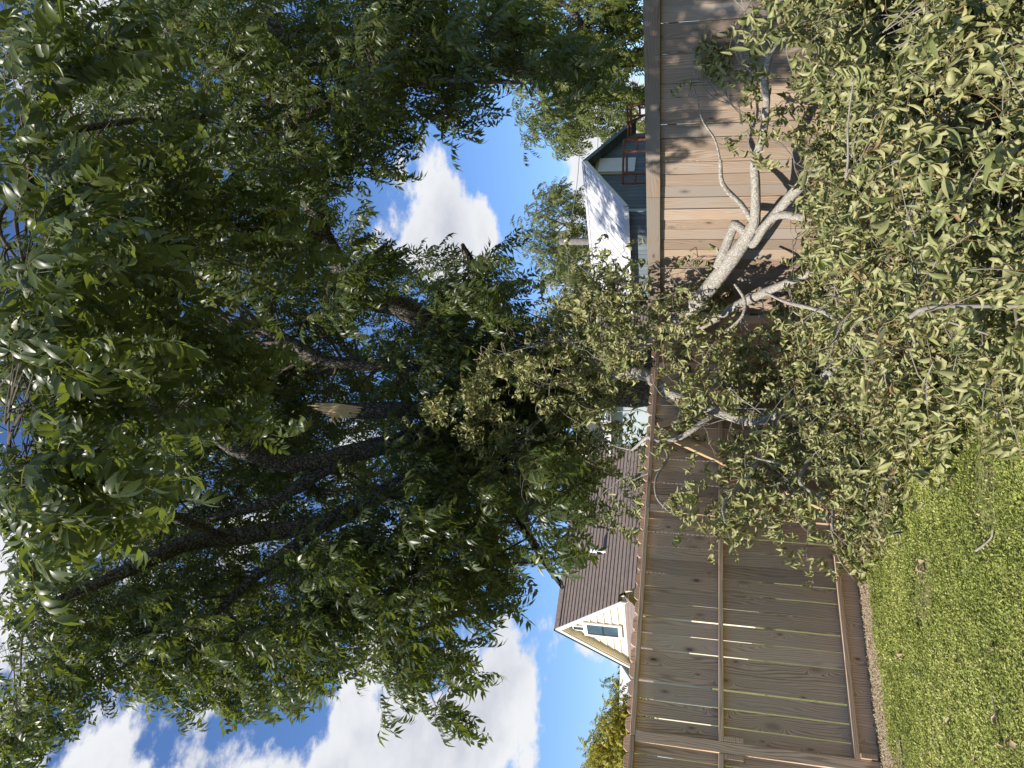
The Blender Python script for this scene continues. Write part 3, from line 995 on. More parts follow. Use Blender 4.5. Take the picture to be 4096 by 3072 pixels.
# ------------------------------------------------------------------ pale shed between barn and house, far white roof
Ps = at(2350, 1690, 15.0); es = unit([.35, .94, 0])
shed, exs = frame_thing('shed', Ps, es, 'pale blue shed glimpsed through leaves just above the picket fence', 'shed')
sa = to_local(onplane(2445, 1775, Ps, es), Ps, exs, es); sb = to_local(onplane(2445, 1575, Ps, es), Ps, exs, es)
zt = Ps[2]; zs = sa[2]
k = 0; x = sa[0]
while x < sb[0]:
    MB().box((x, -.02 - .006 * (k % 2), 0), (x + .118, .0, zs)).build('plank', M['paleblue'], shed); x += .12; k += 1
MB().box((sa[0], .001, 0), (sb[0], 2.5, zs - .02)).build('wall', M['paleblue'], shed)
MB().prism([(sa[0] - .15, -.25, zs - .02), (sb[0] + .15, -.25, zs - .02), (sb[0] + .15, -.25, zs + .03), (sa[0] - .15, -.25, zs + .03)], (0, 3.0, (zt - zs) * 1.3)).build('roof', M['roof'], shed)

Pf = at(2478, 2700, 34.0)
far, _ = frame_thing('far_building', Pf, unit([.8, .6, 0]), 'distant building with a white metal roof left of the cream gable', 'building')
fh = Pf[2]
ra = to_local(at(2480, 2655, 35.0), np.array([Pf[0], Pf[1], 0]), _, unit([.8, .6, 0])); rb = to_local(plane_z(2477, 2838, at(2480, 2655, 35.0)[2]), np.array([Pf[0], Pf[1], 0]), _, unit([.8, .6, 0]))
dv_ = unit((rb - ra) * [1, 1, 0]); nv_ = np.array([-dv_[1], dv_[0], 0]); nv_ = nv_ if nv_[1] < 0 else -nv_
for sg in (1, -1):
    MB().prism([ra, rb, rb + nv_ * sg * 2.6 - [0, 0, 1.3], ra + nv_ * sg * 2.6 - [0, 0, 1.3]], (0, 0, -.08)).build('roof', M['roof'], far)
MB().prism([p * [1, 1, 0] for p in (ra + nv_ * 2.3, rb + nv_ * 2.3 - dv_ * .2, rb - nv_ * 2.3 - dv_ * .2, ra - nv_ * 2.3)], (0, 0, ra[2] - 1.35)).build('wall', M['cream'], far)

# ------------------------------------------------------------------ utility pole and wires
Pp = at(2240, 966, 27.0)
pole = thing('utility_pole', (Pp[0], Pp[1], 0), 'grey wooden utility pole standing behind the white roof', 'pole')
V, q, t_ = tube(np.array([[0, 0, 0], [0, 0, Pp[2] * .5], [0, 0, Pp[2]]]), np.array([.15, .135, .12]), 10)
link('shaft', mesh_np('shaft', V, [q, t_], True), M['pole'], pole)
V, q, t_ = tube(np.array([[0, -.14, Pp[2] - .3], [0, -.14, Pp[2] - .18]]), np.array([.05, .04]), 6)
link('insulator', mesh_np('insulator', V, [q, t_], True), M['vent'], pole)
for k, (a, b_) in enumerate((((2290, 150, 22), (2262, 975, 27)), ((2366, 150, 22), (2330, 975, 27)), ((2262, 975, 27), (2215, 1500, 33)))):
    A = at(*a); B = at(*b_); tt = np.linspace(0, 1, 14)[:, None]
    pts = A * (1 - tt) + B * tt; pts[:, 2] -= .35 * (4 * tt * (1 - tt))[:, 0]
    V, q, t_ = tube(pts, np.full(14, .010), 4)
    o = link('power_line', mesh_np('power_line', V, [q, t_], True), M['cable'])
    tag(o, ('upper wire running from the utility pole into the right-hand trees', 'lower wire running from the utility pole into the right-hand trees', 'wire leaving the utility pole behind the big tree')[k], 'wire')

# ------------------------------------------------------------------ trees
DS = 4096 / 2212.0


def sample_lobes(lobes, holes=(), clear=(), dens=1.0):
    """spray positions inside ellipsoids given as display pixel centre/radii and depth centre/radius"""
    out = []; lob = []
    for li, (cx, cy, rx, ry, dc, dr, n) in enumerate(lobes):
        n = max(2, round(n * dens))
        k = 0; tries = 0
        while k < n and tries < n * 12:
            tries += 1
            v = rng.normal(0, 1, 3); v = v / np.linalg.norm(v) * rng.random() ** (1 / 2.4)
            x, y = cx + v[0] * rx, cy + v[1] * ry
            if any(((x - hx) / hrx) ** 2 + ((y - hy) / hry) ** 2 < 1 for hx, hy, hrx, hry in holes): continue
            if any(((x - hx) / hrx) ** 2 + ((y - hy) / hry) ** 2 < 1 and dc + v[2] * dr < dm for hx, hy, hrx, hry, dm in clear): continue
            P = at(x * DS, y * DS, dc + v[2] * dr)
            out.append(P); lob.append(li); k += 1
    return np.array(out), np.array(lob)


def limb_mesh(name, pts, mat, root, off, n=10, rough=.06, per=7):
    """pts rows: photograph x, y, depth, radius"""
    W_ = np.array([[*at(a, b, c), r] for a, b, c, r in pts])
    S = catmull(W_, per)
    r_ = np.maximum(S[:, 3], .004)
    V, q, t_ = tube(S[:, :3], r_, n, rough)
    o = link(name, mesh_np(name, V - off, [q, t_], True), mat, root)
    return o, S


def foliate(root, off, P, limbs, per_group, size, tintc, tints, n_leaf, length, droop, twigmat, out, br_rad=.022, wilt=False, dscale=None):
    """branches from the limbs to groups of sprays, a twig for every spray"""
    S = np.vstack(limbs)
    k = max(2, len(P) // per_group)
    c, w = kmeans(P, k)
    tw = Tubes()
    for j in range(k):
        mem = P[w == j]
        if not len(mem): continue
        i0 = ((S[:, :3] - c[j] - np.array([0, 0, -.3])) ** 2).sum(1).argmin()
        a = S[i0, :3]; node = a + (c[j] - a) * .72
        dist = np.linalg.norm(node - a)
        midp = (a + node) / 2 + rng.normal(0, .08 * dist, 3) + np.array([0, 0, .10 * dist])
        r0 = min(br_rad * (.6 + .25 * dist), S[i0, 3] * .7 + .006)
        line = catmull(np.array([[*a, r0], [*midp, r0 * .75], [*node, r0 * .45]]), 5)
        tw.add(line[:, :3], line[:, 3], 5, .05)
        ks = max(1, len(mem) // 4)
        sc, sw = kmeans(mem, ks, 4)
        sub = []
        for jj in range(ks):
            q0 = line[int(rng.integers(4, len(line))), :3]; e = q0 + (sc[jj] - q0) * .8; dl_ = np.linalg.norm(e - q0)
            sb_ = catmull(np.array([q0, (q0 + e) / 2 + rng.normal(0, .09 * dl_, 3) + [0, 0, .06 * dl_], e]), 5)
            tw.add(sb_, np.linspace(r0 * .45, r0 * .22 + .002, len(sb_)), 4); sub.append(sb_)
        for p, wj in zip(mem, sw):
            d0 = p - node; dn = np.linalg.norm(d0)
            sb_ = sub[wj]; q0 = sb_[int(rng.integers(4, len(sb_)))]
            mid = (q0 + p) / 2 + rng.normal(0, .10 * np.linalg.norm(p - q0), 3)
            ln = catmull(np.array([q0, mid, p]), 3)
            tw.add(ln, np.linspace(r0 * .2 + .002, .004, len(ln)), 3)
            dirv = unit(d0 / (dn + .1) * .7 + (p - a) / (np.linalg.norm(p - a) + .1) * .4 + rng.normal(0, .5, 3) + np.array([0, 0, .05]))
            spray(out, p, dirv, length * rng.uniform(.7, 1.25), max(3, int(rng.normal(n_leaf, 1.5))), droop * rng.uniform(.6, 1.4), size, tintc, tints, tw, .0045, wilt)
    o = tw.build('twigs', twigmat, root, off)
    tag(o, kind='stuff')


# ---- the big pecan behind the fence
trunk_base = at(2950, 1490, 12.6); trunk_base[2] = 0
TB = np.array([trunk_base[0], trunk_base[1], 0.0])
pecan = thing('pecan_tree', TB, 'huge dark pecan tree with a snapped limb, rising behind the fences and filling the sky', 'tree')
limbs = []
o, S = limb_mesh('trunk', [(3120, 1475, 12.6, .66), (2850, 1485, 12.6, .56), (2500, 1505, 12.5, .50), (2250, 1545, 12.4, .47), (2000, 1640, 12.3, .34), (1820, 1705, 12.2, .24)], M['bark'], pecan, TB, 18, .05, 9); limbs.append(S)
LIMBS = [
    [(2000, 1690, 12.2, .22), (1720, 1745, 12.1, .18), (1500, 1790, 11.8, .15), (1310, 1835, 11.5, .135), (1130, 1850, 11.2, .125), (950, 1790, 10.8, .13), (840, 1730, 10.5, .10), (600, 1640, 9.5, .07), (330, 1600, 8.0, .045)],
    [(1400, 1815, 11.6, .12), (1230, 1920, 11.5, .10), (1100, 2000, 11.4, .08), (900, 2060, 11.2, .05), (700, 2080, 11, .03)],
    [(2050, 1740, 12.2, .20), (1700, 1900, 12, .16), (1470, 2005, 11.8, .145), (1300, 2090, 11.4, .135), (1000, 2140, 11, .125), (760, 2170, 10.5, .11), (600, 2240, 10, .10), (400, 2330, 9.5, .07), (160, 2430, 9, .04)],
    [(1320, 2080, 11.4, .10), (1170, 2190, 11, .09), (1040, 2290, 10.8, .08), (900, 2420, 10.5, .05), (760, 2560, 10.2, .03)],
    [(2150, 1590, 12.4, .24), (1900, 1420, 12.2, .19), (1740, 1310, 12, .175), (1600, 1230, 11.7, .165), (1450, 1170, 11.4, .17), (1290, 950, 11, .15), (1240, 800, 10.8, .14), (1180, 620, 10.6, .12), (1160, 400, 10.5, .10), (1130, 150, 10.5, .08), (980, -60, 10.5, .06)],
    [(1180, 520, 10.6, .055), (1330, 380, 9.6, .048), (1500, 355, 9.1, .04), (1800, 320, 8.6, .035), (2080, 330, 8.2, .018)],
    [(2100, 1600, 12.5, .14), (1900, 1530, 12.6, .12), (1740, 1470, 12.5, .105), (1500, 1460, 12.4, .10), (1300, 1440, 12.2, .09), (1180, 1380, 12, .10), (1000, 1300, 11.6, .07), (760, 1400, 11, .04)],
    [(1290, 950, 11, .11), (1000, 1000, 10, .095), (823, 1089, 9.4, .09), (680, 1190, 9, .085), (525, 1253, 8.6, .07), (300, 1290, 7.6, .05), (60, 1330, 6.6, .03)],
    [(1760, 1800, 12, .12), (1700, 2150, 11, .09), (1750, 2450, 10.3, .06), (1850, 2700, 9.6, .03)],
    [(2000, 1760, 12, .10), (2050, 2000, 10.8, .08), (2150, 2200, 10, .05), (2250, 2350, 9.4, .025)],
    [(1180, 620, 10.6, .05), (900, 500, 9.6, .042), (600, 480, 8.2, .035), (300, 520, 6.8, .03), (100, 560, 5.8, .02)],
    [(900, 2150, 10.8, .07), (640, 2050, 9.2, .05), (350, 2000, 7.2, .035), (150, 1960, 5.8, .02)],
    [(2060, 1560, 12.3, .14), (1950, 1250, 11.8, .09), (1900, 1080, 11, .06), (1850, 980, 10.4, .03)],
    [(400, 1270, 8.1, .05), (200, 1000, 6.8, .035), (120, 700, 5.6, .02)],
]
for L_ in LIMBS:
    o, S = limb_mesh('limb', L_, M['bark'], pecan, TB); limbs.append(S)
# the snapped limb: a stub ending in splintered pale wood
o, S = limb_mesh('broken_stub', [(2000, 1680, 12.2, .20), (1800, 1650, 12.0, .155), (1640, 1640, 11.9, .135), (1520, 1641, 11.85, .13), (1400, 1643, 11.8, .125)], M['bark'], pecan, TB, 14, .03, 8); limbs.append(S)
tag(o, 'upright stub of the snapped limb')
spl = MB()
shards = [(1450, 1630, 1228, 1621, .04, .004, -.12), (1445, 1640, 1250, 1634, .045, .005, -.12), (1440, 1650, 1268, 1640, .045, .006, -.11), (1430, 1660, 1290, 1652, .04, .012, -.10), (1425, 1668, 1312, 1662, .03, .02, -.08),
          (1420, 1640, 1275, 1626, .07, .01, .0), (1420, 1655, 1300, 1650, .07, .015, .02), (1335, 1666, 1322, 1690, .022, .006, -.1), (1325, 1670, 1345, 1702, .016, .004, -.12), (1340, 1664, 1360, 1692, .014, .004, -.1), (1400, 1624, 1258, 1613, .03, .004, -.03), (1390, 1636, 1300, 1645, .05, .004, -.14)]
for (xa, ya, xb, yb, wa, wb, dd) in shards:
    A = at(xa, ya, 11.8 + dd); B = at(xb, yb, 11.8 + dd)
    d_ = unit(B - A); sd = unit(np.cross(d_, FW)); fw_ = unit(np.cross(sd, d_))
    q = []
    for Pp_, w_ in ((A, wa * .2), ((A * .62 + B * .38), wa), (B, wb)):
        q += [Pp_ - sd * w_ - TB, Pp_ + fw_ * w_ * .35 - TB, Pp_ + sd * w_ - TB, Pp_ - fw_ * w_ * .35 - TB]
    fs = [(0, 3, 2, 1), (8, 9, 10, 11)]
    for r0 in (0, 4):
        fs += [(r0 + i, r0 + (i + 1) % 4, r0 + 4 + (i + 1) % 4, r0 + 4 + i) for i in range(4)]
    spl.add(q, fs)
o = spl.build('splintered_wood', M['rawwood'], pecan)
tag(o, 'pale splintered wood where the limb snapped')

LOBES = [  # display x, y, radii, depth, depth radius, sprays
    (80, 230, 110, 200, 5.4, .9, 34), (60, 420, 70, 110, 4.3, .5, 10), (90, 1080, 70, 60, 4.2, .4, 10), (60, 760, 60, 90, 4.3, .4, 9), (250, 380, 130, 170, 6.6, 1.1, 32), (70, 660, 100, 200, 5.2, .9, 32), (300, 840, 130, 120, 6.2, .9, 28), (100, 1050, 90, 90, 5.0, .7, 26),
    (470, 480, 120, 160, 7.6, 1.2, 40), (190, 600, 130, 170, 6.4, 1.0, 28), (400, 850, 60, 60, 6.0, .5, 10), (50, 940, 60, 170, 5.6, .8, 16),
    (330, 780, 370, 640, 12.8, 2.2, 400), (300, 250, 260, 240, 11.5, 1.6, 120), (500, 1200, 310, 230, 12.6, 1.4, 200), (270, 1320, 270, 90, 10.6, 1.4, 85), (480, 1420, 190, 85, 10.2, 1.1, 85), (330, 1390, 120, 80, 10, 1, 36), (35, 1560, 50, 70, 10.0, 1.0, 24),
    (740, 1300, 160, 90, 10.2, 1.2, 95), (800, 1180, 150, 110, 10.6, .8, 60), (905, 1425, 70, 60, 9.2, .6, 32), (950, 1220, 150, 120, 10.0, 1.2, 105), (1140, 1100, 85, 80, 9.5, .8, 36), (1000, 1010, 210, 160, 12.6, 1.0, 110),
    (950, 690, 150, 120, 12.9, 1.0, 85), (1000, 600, 60, 50, 10.2, .5, 20), (1160, 740, 80, 80, 10.8, .7, 34), (660, 220, 150, 200, 11.4, 1.3, 125), (860, 75, 110, 80, 9.8, 1.0, 56),
    (1060, 120, 90, 45, 8.5, .45, 30), (900, 190, 110, 40, 8.8, .4, 26), (830, 140, 90, 80, 9.2, .6, 34), (1160, 140, 45, 40, 8.2, .3, 12), (790, 265, 45, 70, 9.4, .6, 20), (600, 80, 170, 100, 11.4, 1.4, 70), (350, 100, 70, 90, 9.0, 1.2, 28), (480, 110, 80, 110, 9.6, 1.2, 28), (50, 60, 70, 60, 6.5, 1.0, 10),
    (1000, 850, 230, 90, 12.8, .8, 80), (630, 690, 180, 250, 13.6, 1.4, 110), (620, 980, 220, 220, 13.6, 1.4, 110), (1080, 1000, 150, 90, 12.4, .8, 46),
    (700, 850, 230, 300, 15.2, .8, 190), (430, 800, 300, 320, 15.6, 1.0, 130), (960, 1000, 170, 130, 11.2, .5, 60), (1080, 880, 150, 110, 11.2, .5, 60), (930, 850, 90, 70, 11.4, .4, 26), (1000, 740, 130, 80, 11.5, .4, 36), (1150, 960, 80, 80, 11, .5, 26),
    (60, 1330, 70, 90, 9, .6, 24), (110, 1450, 60, 50, 9.6, .5, 18), (600, 270, 100, 130, 9.6, .6, 44), (700, 330, 70, 70, 9.8, .5, 18), (1190, 1200, 45, 30, 9.0, .4, 7), (730, 580, 70, 90, 10.6, .7, 26), (930, 1490, 30, 30, 9, .3, 5)]
HOLES = [(960, 350, 150, 110), (1100, 390, 150, 130), (215, 60, 55, 80), (770, 420, 50, 90), (400, 255, 20, 30), (640, 1560, 70, 70), (330, 590, 30, 14), (300, 680, 22, 32), (1120, 1360, 110, 90)]
CLEAR = [(770, 885, 150, 55, 12.6), (640, 990, 200, 50, 12.2), (660, 1130, 230, 55, 12.2), (870, 690, 130, 60, 12.6), (700, 480, 60, 150, 11.8), (400, 610, 110, 60, 9.9)]
PS, LB_ = sample_lobes(LOBES, HOLES, CLEAR)
LV = Leaves()
foliate(pecan, TB, PS, limbs, 11, 1.0, .42, .17, 8, .52, .75, M['twig'], LV)
P_, R_, K_, T_ = LV.arrays()
px, py, pd = project(P_)
big = pick_largest(P_, 300)
leaf_parts(pecan, tpl_meshes('leaf', TPL['fresh_hi'], M['pecan'], (.3, .5, .62)), P_[big], R_[big], K_[big], TB)
rest = np.ones(len(P_), bool); rest[big] = False
near = rest & (pd < 7.6); farm = rest & (pd >= 7.6)
# all the other leaves, too many to count: one part
sel = np.where(near)[0]; sel2 = np.where(farm)[0]
hi_t, lo_t = TPL['fresh_hi'], TPL['fresh_lo']
joined('foliage', hi_t, P_[sel], R_[sel], K_[sel], T_[sel], M['pecan'], pecan, TB)
joined('foliage', lo_t, P_[sel2], R_[sel2], K_[sel2] * 1.05, T_[sel2], M['pecan'], pecan, TB)
print('pecan leaves', len(P_), 'near', len(sel))

# ---- trees behind
def back_tree(name, label, base_xy, d, trunk, lobes, mat, size, tintc, n_leaf, length, per_group=9, group=None, tmat='bark', tpl='fresh_lo', droop=.8, rad=.03):
    b0 = at(*base_xy, d); off = np.array([b0[0], b0[1], 0.0])
    root = thing(name, off, label, 'tree', group)
    ls = []
    for k, L_ in enumerate(trunk):
        o, S = limb_mesh('trunk' if k == 0 else 'limb', L_, M[tmat], root, off, 8, .06, 5); ls.append(S)
    P, _ = sample_lobes(lobes)
    lv = Leaves()
    foliate(root, off, P, ls, per_group, size, tintc, .2, n_leaf, length, droop, M['twig'], lv, rad)
    a = lv.arrays()
    joined('crown', TPL[tpl], *a, M[mat], root, off)
    return root


back_tree('shade_tree', 'tall yellow-green tree with drooping leaves rising above the sunlit fence at the right edge', (2600, 200), 24,
          [[(2640, 210, 24, .30), (2450, 240, 24, .24), (2200, 180, 24, .18), (1900, 60, 24, .10)], [(2450, 240, 24, .14), (2300, 350, 23.5, .1), (2150, 420, 23, .05)], [(2400, 230, 24, .14), (2300, 60, 23, .1), (2150, -60, 23, .05)]],
          [(1180, 40, 170, 80, 24, 1.8, 80), (1300, 70, 90, 90, 23.4, 1.2, 60), (1230, 180, 110, 90, 23.6, 1.4, 70), (1100, 60, 80, 80, 24, 1, 36), (1300, 0, 90, 60, 23, 1, 30)], 'far_leaf', 1.5, .5, 9, 1.1)
back_tree('shade_tree', 'mid green tree hanging over the right end of the barn roof', (2600, 420), 26,
          [[(2640, 400, 27, .26), (2480, 380, 27, .22), (2300, 430, 27, .12), (2150, 460, 27, .06)], [(2500, 370, 27, .12), (2470, 300, 26.6, .1), (2420, 220, 26, .05)]],
          [(1270, 245, 80, 50, 27, 1.2, 46), (1200, 250, 60, 40, 27, 1, 24), (1340, 180, 50, 60, 27.5, 1, 22), (1350, 270, 35, 25, 27, .6, 10)], 'far_leaf', 1.5, .3, 8, 1.0)
back_tree('slender_tree', 'slim airy pale green tree beside the utility pole above the white roof', (2500, 930), 36,
          [[(2640, 930, 36, .14), (2400, 935, 36, .10), (2260, 900, 36, .07), (2140, 850, 36, .03)]],
          [(1195, 455, 42, 30, 36, 1.3, 44), (1170, 505, 36, 32, 36, 1, 34), (1215, 540, 45, 40, 36, 1.2, 46), (1235, 500, 28, 50, 36, 1, 26)], 'airy_leaf', 1.5, .4, 7, .9, 6, None, 'pole', 'fresh_lo', .5, .02)
back_tree('roadside_tree', 'rounded green tree low behind the white roof, left of the utility pole', (2500, 1080), 33,
          [[(2640, 1090, 33, .16), (2450, 1080, 33, .12), (2330, 1070, 33, .06)]],
          [(1240, 590, 45, 55, 33, 1.5, 60), (1225, 650, 50, 60, 33, 1.5, 46), (1265, 700, 40, 60, 33, 1.3, 30)], 'airy_leaf', 1.5, .25, 8, .9, 8, None, 'bark', 'fresh_lo')
back_tree('bush_tree', 'bright yellow-green bushy tree above the picket fence at the far left end', (2560, 3060), 12.5,
          [[(2900, 3080, 12.8, .07), (2600, 3075, 12.8, .06), (2450, 3060, 12.8, .04), (2380, 3040, 12.8, .02)]],
          [(1310, 1640, 30, 50, 12.6, .5, 60), (1340, 1580, 22, 40, 12.3, .4, 40), (1340, 1680, 40, 60, 12.2, .5, 50), (1365, 1610, 18, 70, 12.2, .4, 46), (1360, 1560, 14, 30, 12.2, .3, 16)], 'bush_leaf', .62, .55, 8, .35, 8, None, 'bark', 'fresh_lo', .4, .012)
back_tree('distant_tree', 'small dark green tree top peeking over the distant white roof', (2560, 2740), 40,
          [[(2640, 2740, 40, .2), (2520, 2740, 40, .14), (2470, 2740, 40, .06)]],
          [(1330, 1480, 11, 18, 40, .8, 14), (1340, 1500, 10, 18, 40, .8, 10)], 'far_leaf', 1.5, .1, 7, .9, 6)

# ------------------------------------------------------------------ fallen boughs
PILE_POLY = np.array([(-1.30, 7.15), (-1.12, 6.6), (-.88, 6.15), (-.45, 5.98), (-.22, 5.78), (-.08, 5.15), (-.03, 4.5), (-.05, 3.9), (.02, 3.2), (.3, 3.2), (2.2, 3.2), (3.6, 3.5), (4.3, 4.4),
                      (3.9, 5.7), (.907 + .12, 9.2), (.2, 8.6), (-.9, 7.75)])


def inside(poly, p):
    x, y = p; c = False
    n = len(poly)
    for i in range(n):
        x0, y0 = poly[i]; x1, y1 = poly[(i + 1) % n]
        if (y0 > y) != (y1 > y) and x < (x1 - x0) * (y - y0) / (y1 - y0) + x0: c = not c
    return c


def edge_dist(poly, p):
    p = np.asarray(p); d = 1e9
    for i in range(len(poly)):
        a, b = poly[i], poly[(i + 1) % len(poly)]
        t = np.clip(np.dot(p - a, b - a) / np.dot(b - a, b - a), 0, 1)
        d = min(d, np.linalg.norm(p - a - (b - a) * t))
    return d


BUMPS = [(2.75, 4.9, 1.0, .7), (2.3, 5.8, .70, .6), (1.5, 6.6, .60, .8), (1.3, 7.5, .38, .6), (.4, 7.4, .62, .7), (-.5, 6.8, .5, .5), (-1.1, 6.5, .38, .4), (.5, 5.4, .66, .7), (1.5, 4.6, .80, .7), (.6, 4.2, .62, .6), (2.8, 3.9, .85, .8)]
LAWN_EDGE = PILE_POLY[:10]


def pile_h(x, y):
    h = 0.0
    for bx, by, bh, bs in BUMPS:
        h = max(h, bh * math.exp(-((x - bx) ** 2 + (y - by) ** 2) / (2 * bs * bs)))
    h += .17 * math.sin(x * 4.1 + y * 2.3) * math.sin(y * 4.9 - x * 1.7) + .07 * math.sin(x * 11 + 1) * math.sin(y * 9.7)
    e = 1e9
    for i in range(len(LAWN_EDGE) - 1):
        a, b = LAWN_EDGE[i], LAWN_EDGE[i + 1]; p = np.array([x, y])
        t = np.clip(np.dot(p - a, b - a) / np.dot(b - a, b - a), 0, 1); e = min(e, np.linalg.norm(p - a - (b - a) * t))
    return max(.10, min(h, .12 + e * 1.0))


B0 = np.array([1.6, 6.6, 0.0])
bough = thing('fallen_bough', B0, 'large fallen pecan bough with wilting pale leaves heaped against the sunlit fence', 'bough')
GB = M['grey_bark']
BR = [
    [(2080, 1600, 11.2, .12), (2330, 1475, 10.4, .115), (2480, 1420, 10.0, .11), (2600, 1345, 9.5, .105), (2710, 1285, 9.0, .10), (2810, 1185, 8.5, .092), (2900, 1070, 8.1, .085), (2985, 955, 7.8, .075), (3020, 900, 7.6, .07)],
    [(2985, 955, 7.8, .055), (3019, 890, 7.5, .052), (3022, 744, 7.15, .045), (3019, 649, 6.9, .04), (3050, 545, 6.6, .034), (3066, 406, 6.2, .03), (3060, 318, 6.0, .028), (3087, 196, 5.7, .024), (3148, 128, 5.5, .02), (3210, 20, 5.3, .014)],
    [(3010, 890, 7.5, .03), (2965, 818, 7.4, .028), (2891, 737, 7.3, .024), (2881, 642, 7.2, .019)],
    [(2870, 1070, 8.1, .05), (2931, 915, 7.85, .048), (2945, 900, 7.8, .05), (2999, 945, 7.7, .045), (3015, 975, 7.6, .04), (3100, 865, 7.1, .038), (3249, 869, 6.7, .032), (3330, 800, 6.4, .024), (3400, 770, 6.2, .018)],
    [(2640, 1370, 9.3, .06), (2701, 1345, 9.1, .06), (2823, 1291, 8.7, .055), (2972, 1210, 8.2, .048), (3150, 1130, 7.6, .04), (3350, 1050, 6.9, .03)],
    [(2938, 1135, 8.0, .014), (2979, 1203, 8.0, .017), (2965, 1270, 8.0, .016), (2898, 1331, 8.2, .012)],
    [(3708, 47, 4.1, .018), (3762, 115, 4.0, .018), (3837, 145, 3.95, .017), (3925, 139, 3.85, .016), (4012, 88, 3.75, .014), (4096, 40, 3.7, .012)],
    [(3060, 318, 6.0, .014), (2990, 270, 5.9, .012), (2940, 140, 5.6, .012), (2935, 90, 5.5, .008)],
    [(3040, 930, 7.5, .05), (3250, 700, 6.4, .045), (3600, 520, 5.1, .04), (3900, 420, 4.3, .03)],
    [(3900, 330, 4.3, .02), (3985, 200, 4.1, .018), (4060, 170, 3.9, .015)],
    [(3710, 330, 4.7, .016), (3850, 440, 4.5, .018), (4000, 520, 4.2, .015), (4050, 560, 4.1, .010)],
    [(2440, 1440, 10.0, .035), (2390, 1455, 9.9, .03), (2325, 1490, 9.8, .022), (2318, 1540, 9.7, .02), (2345, 1600, 9.5, .014)],
    [(2318, 1500, 9.8, .012), (2330, 1440, 9.7, .012), (2310, 1330, 9.6, .010), (2290, 1240, 9.5, .006)],
    [(2881, 642, 7.2, .010), (2860, 560, 6.9, .010), (2810, 480, 6.7, .009), (2790, 400, 6.6, .007), (2770, 340, 6.5, .005)],
    [(3400, 1330, 6.6, .02), (3300, 1250, 6.8, .02), (3150, 1210, 7.2, .016), (3060, 1170, 7.5, .01)],
    [(3690, 1240, 4.7, .024), (3790, 1250, 4.6, .022), (3850, 1235, 4.5, .016)], [(3690, 1240, 4.72, .014), (3680, 1330, 4.7, .012)],
    [(3760, 1130, 4.75, .015), (3880, 1120, 4.55, .016), (3980, 1120, 4.4, .012)],
    [(3290, 640, 6.2, .014), (3420, 440, 5.6, .016), (3480, 420, 5.4, .014)], [(3340, 830, 6.3, .012), (3380, 600, 6.0, .011), (3400, 470, 5.8, .009)],
]
bl = []
for L_ in BR:
    o, S = limb_mesh('branch', L_, GB, bough, B0, 9, .07, 6); bl.append(S)

# leaves on the heap
PP = []; PD = []
lo, hi = PILE_POLY.min(0), PILE_POLY.max(0)
while len(PP) < 1750:                                   # limbs of the bough end in bunches of sprays that lie the same way
    c0 = lo + (hi - lo) * rng.random(2)
    if not inside(PILE_POLY, c0): continue
    h0 = pile_h(*c0) * (1 - rng.random() ** 1.6 * .85)
    bd = np.array([-.25, -.45, .1]) + rng.normal(0, .5, 3) * [1, 1, .5]
    for k in range(int(rng.integers(4, 11))):
        p = c0 + rng.normal(0, .13, 2)
        if not inside(PILE_POLY, p): continue
        if np.dot(np.array([*p, 0]) - FC, NR) < .18 or np.dot(np.array([*p, 0]) - FC, NL) < .25: continue
        z = min(h0 + rng.normal(0, .06), pile_h(*p) + .08)
        PP.append((p[0], p[1], max(.06, z))); PD.append(bd)
PP = np.array(PP)
WL = Leaves()
gx = np.array([[pile_h(p[0] + .12, p[1]) - pile_h(p[0] - .12, p[1]), pile_h(p[0], p[1] + .12) - pile_h(p[0], p[1] - .12)] for p in PP])
tw = Tubes()
for p, g_, bd in zip(PP, gx, PD):
    dirv = unit(np.array([-g_[0] * 1.2, -g_[1] * 1.2, -.05]) + bd + rng.normal(0, .25, 3) * [1, 1, .5])
    spray(WL, p, dirv, rng.uniform(.25, .5), int(rng.integers(4, 8)), .5, rng.uniform(.72, 1.05), .38 if p[0] > 1.5 + .5 * math.sin(p[1] * 3) else .62, .24, tw, .004, True, np.array([-.3, -.5, .0]))  # right part darker: shade put into leaf colour, leaves also less wilted
for k in range(70):                                     # stems running through the heap
    i = int(rng.integers(0, len(PP))); a = PP[i].copy()
    d_ = unit(np.array([rng.normal(-.2, .8), rng.normal(-.5, .6), rng.normal(.0, .2)]))
    L_ = rng.uniform(.4, 1.1); pts = [a]
    for q in range(6):
        d_ = unit(d_ + rng.normal(0, .22, 3)); nx = pts[-1] + d_ * L_ / 6; nx[2] = min(max(nx[2], .03), pile_h(nx[0], nx[1]) + .02)
        if not inside(PILE_POLY, nx[:2]) or np.dot(nx - FC, NR) < .1: break
        pts.append(nx)
    if len(pts) < 3: continue
    ln = catmull(np.array(pts), 3); r0 = rng.uniform(.006, .014); tw.add(ln, np.linspace(r0, r0 * .5, len(ln)), 5, .05)
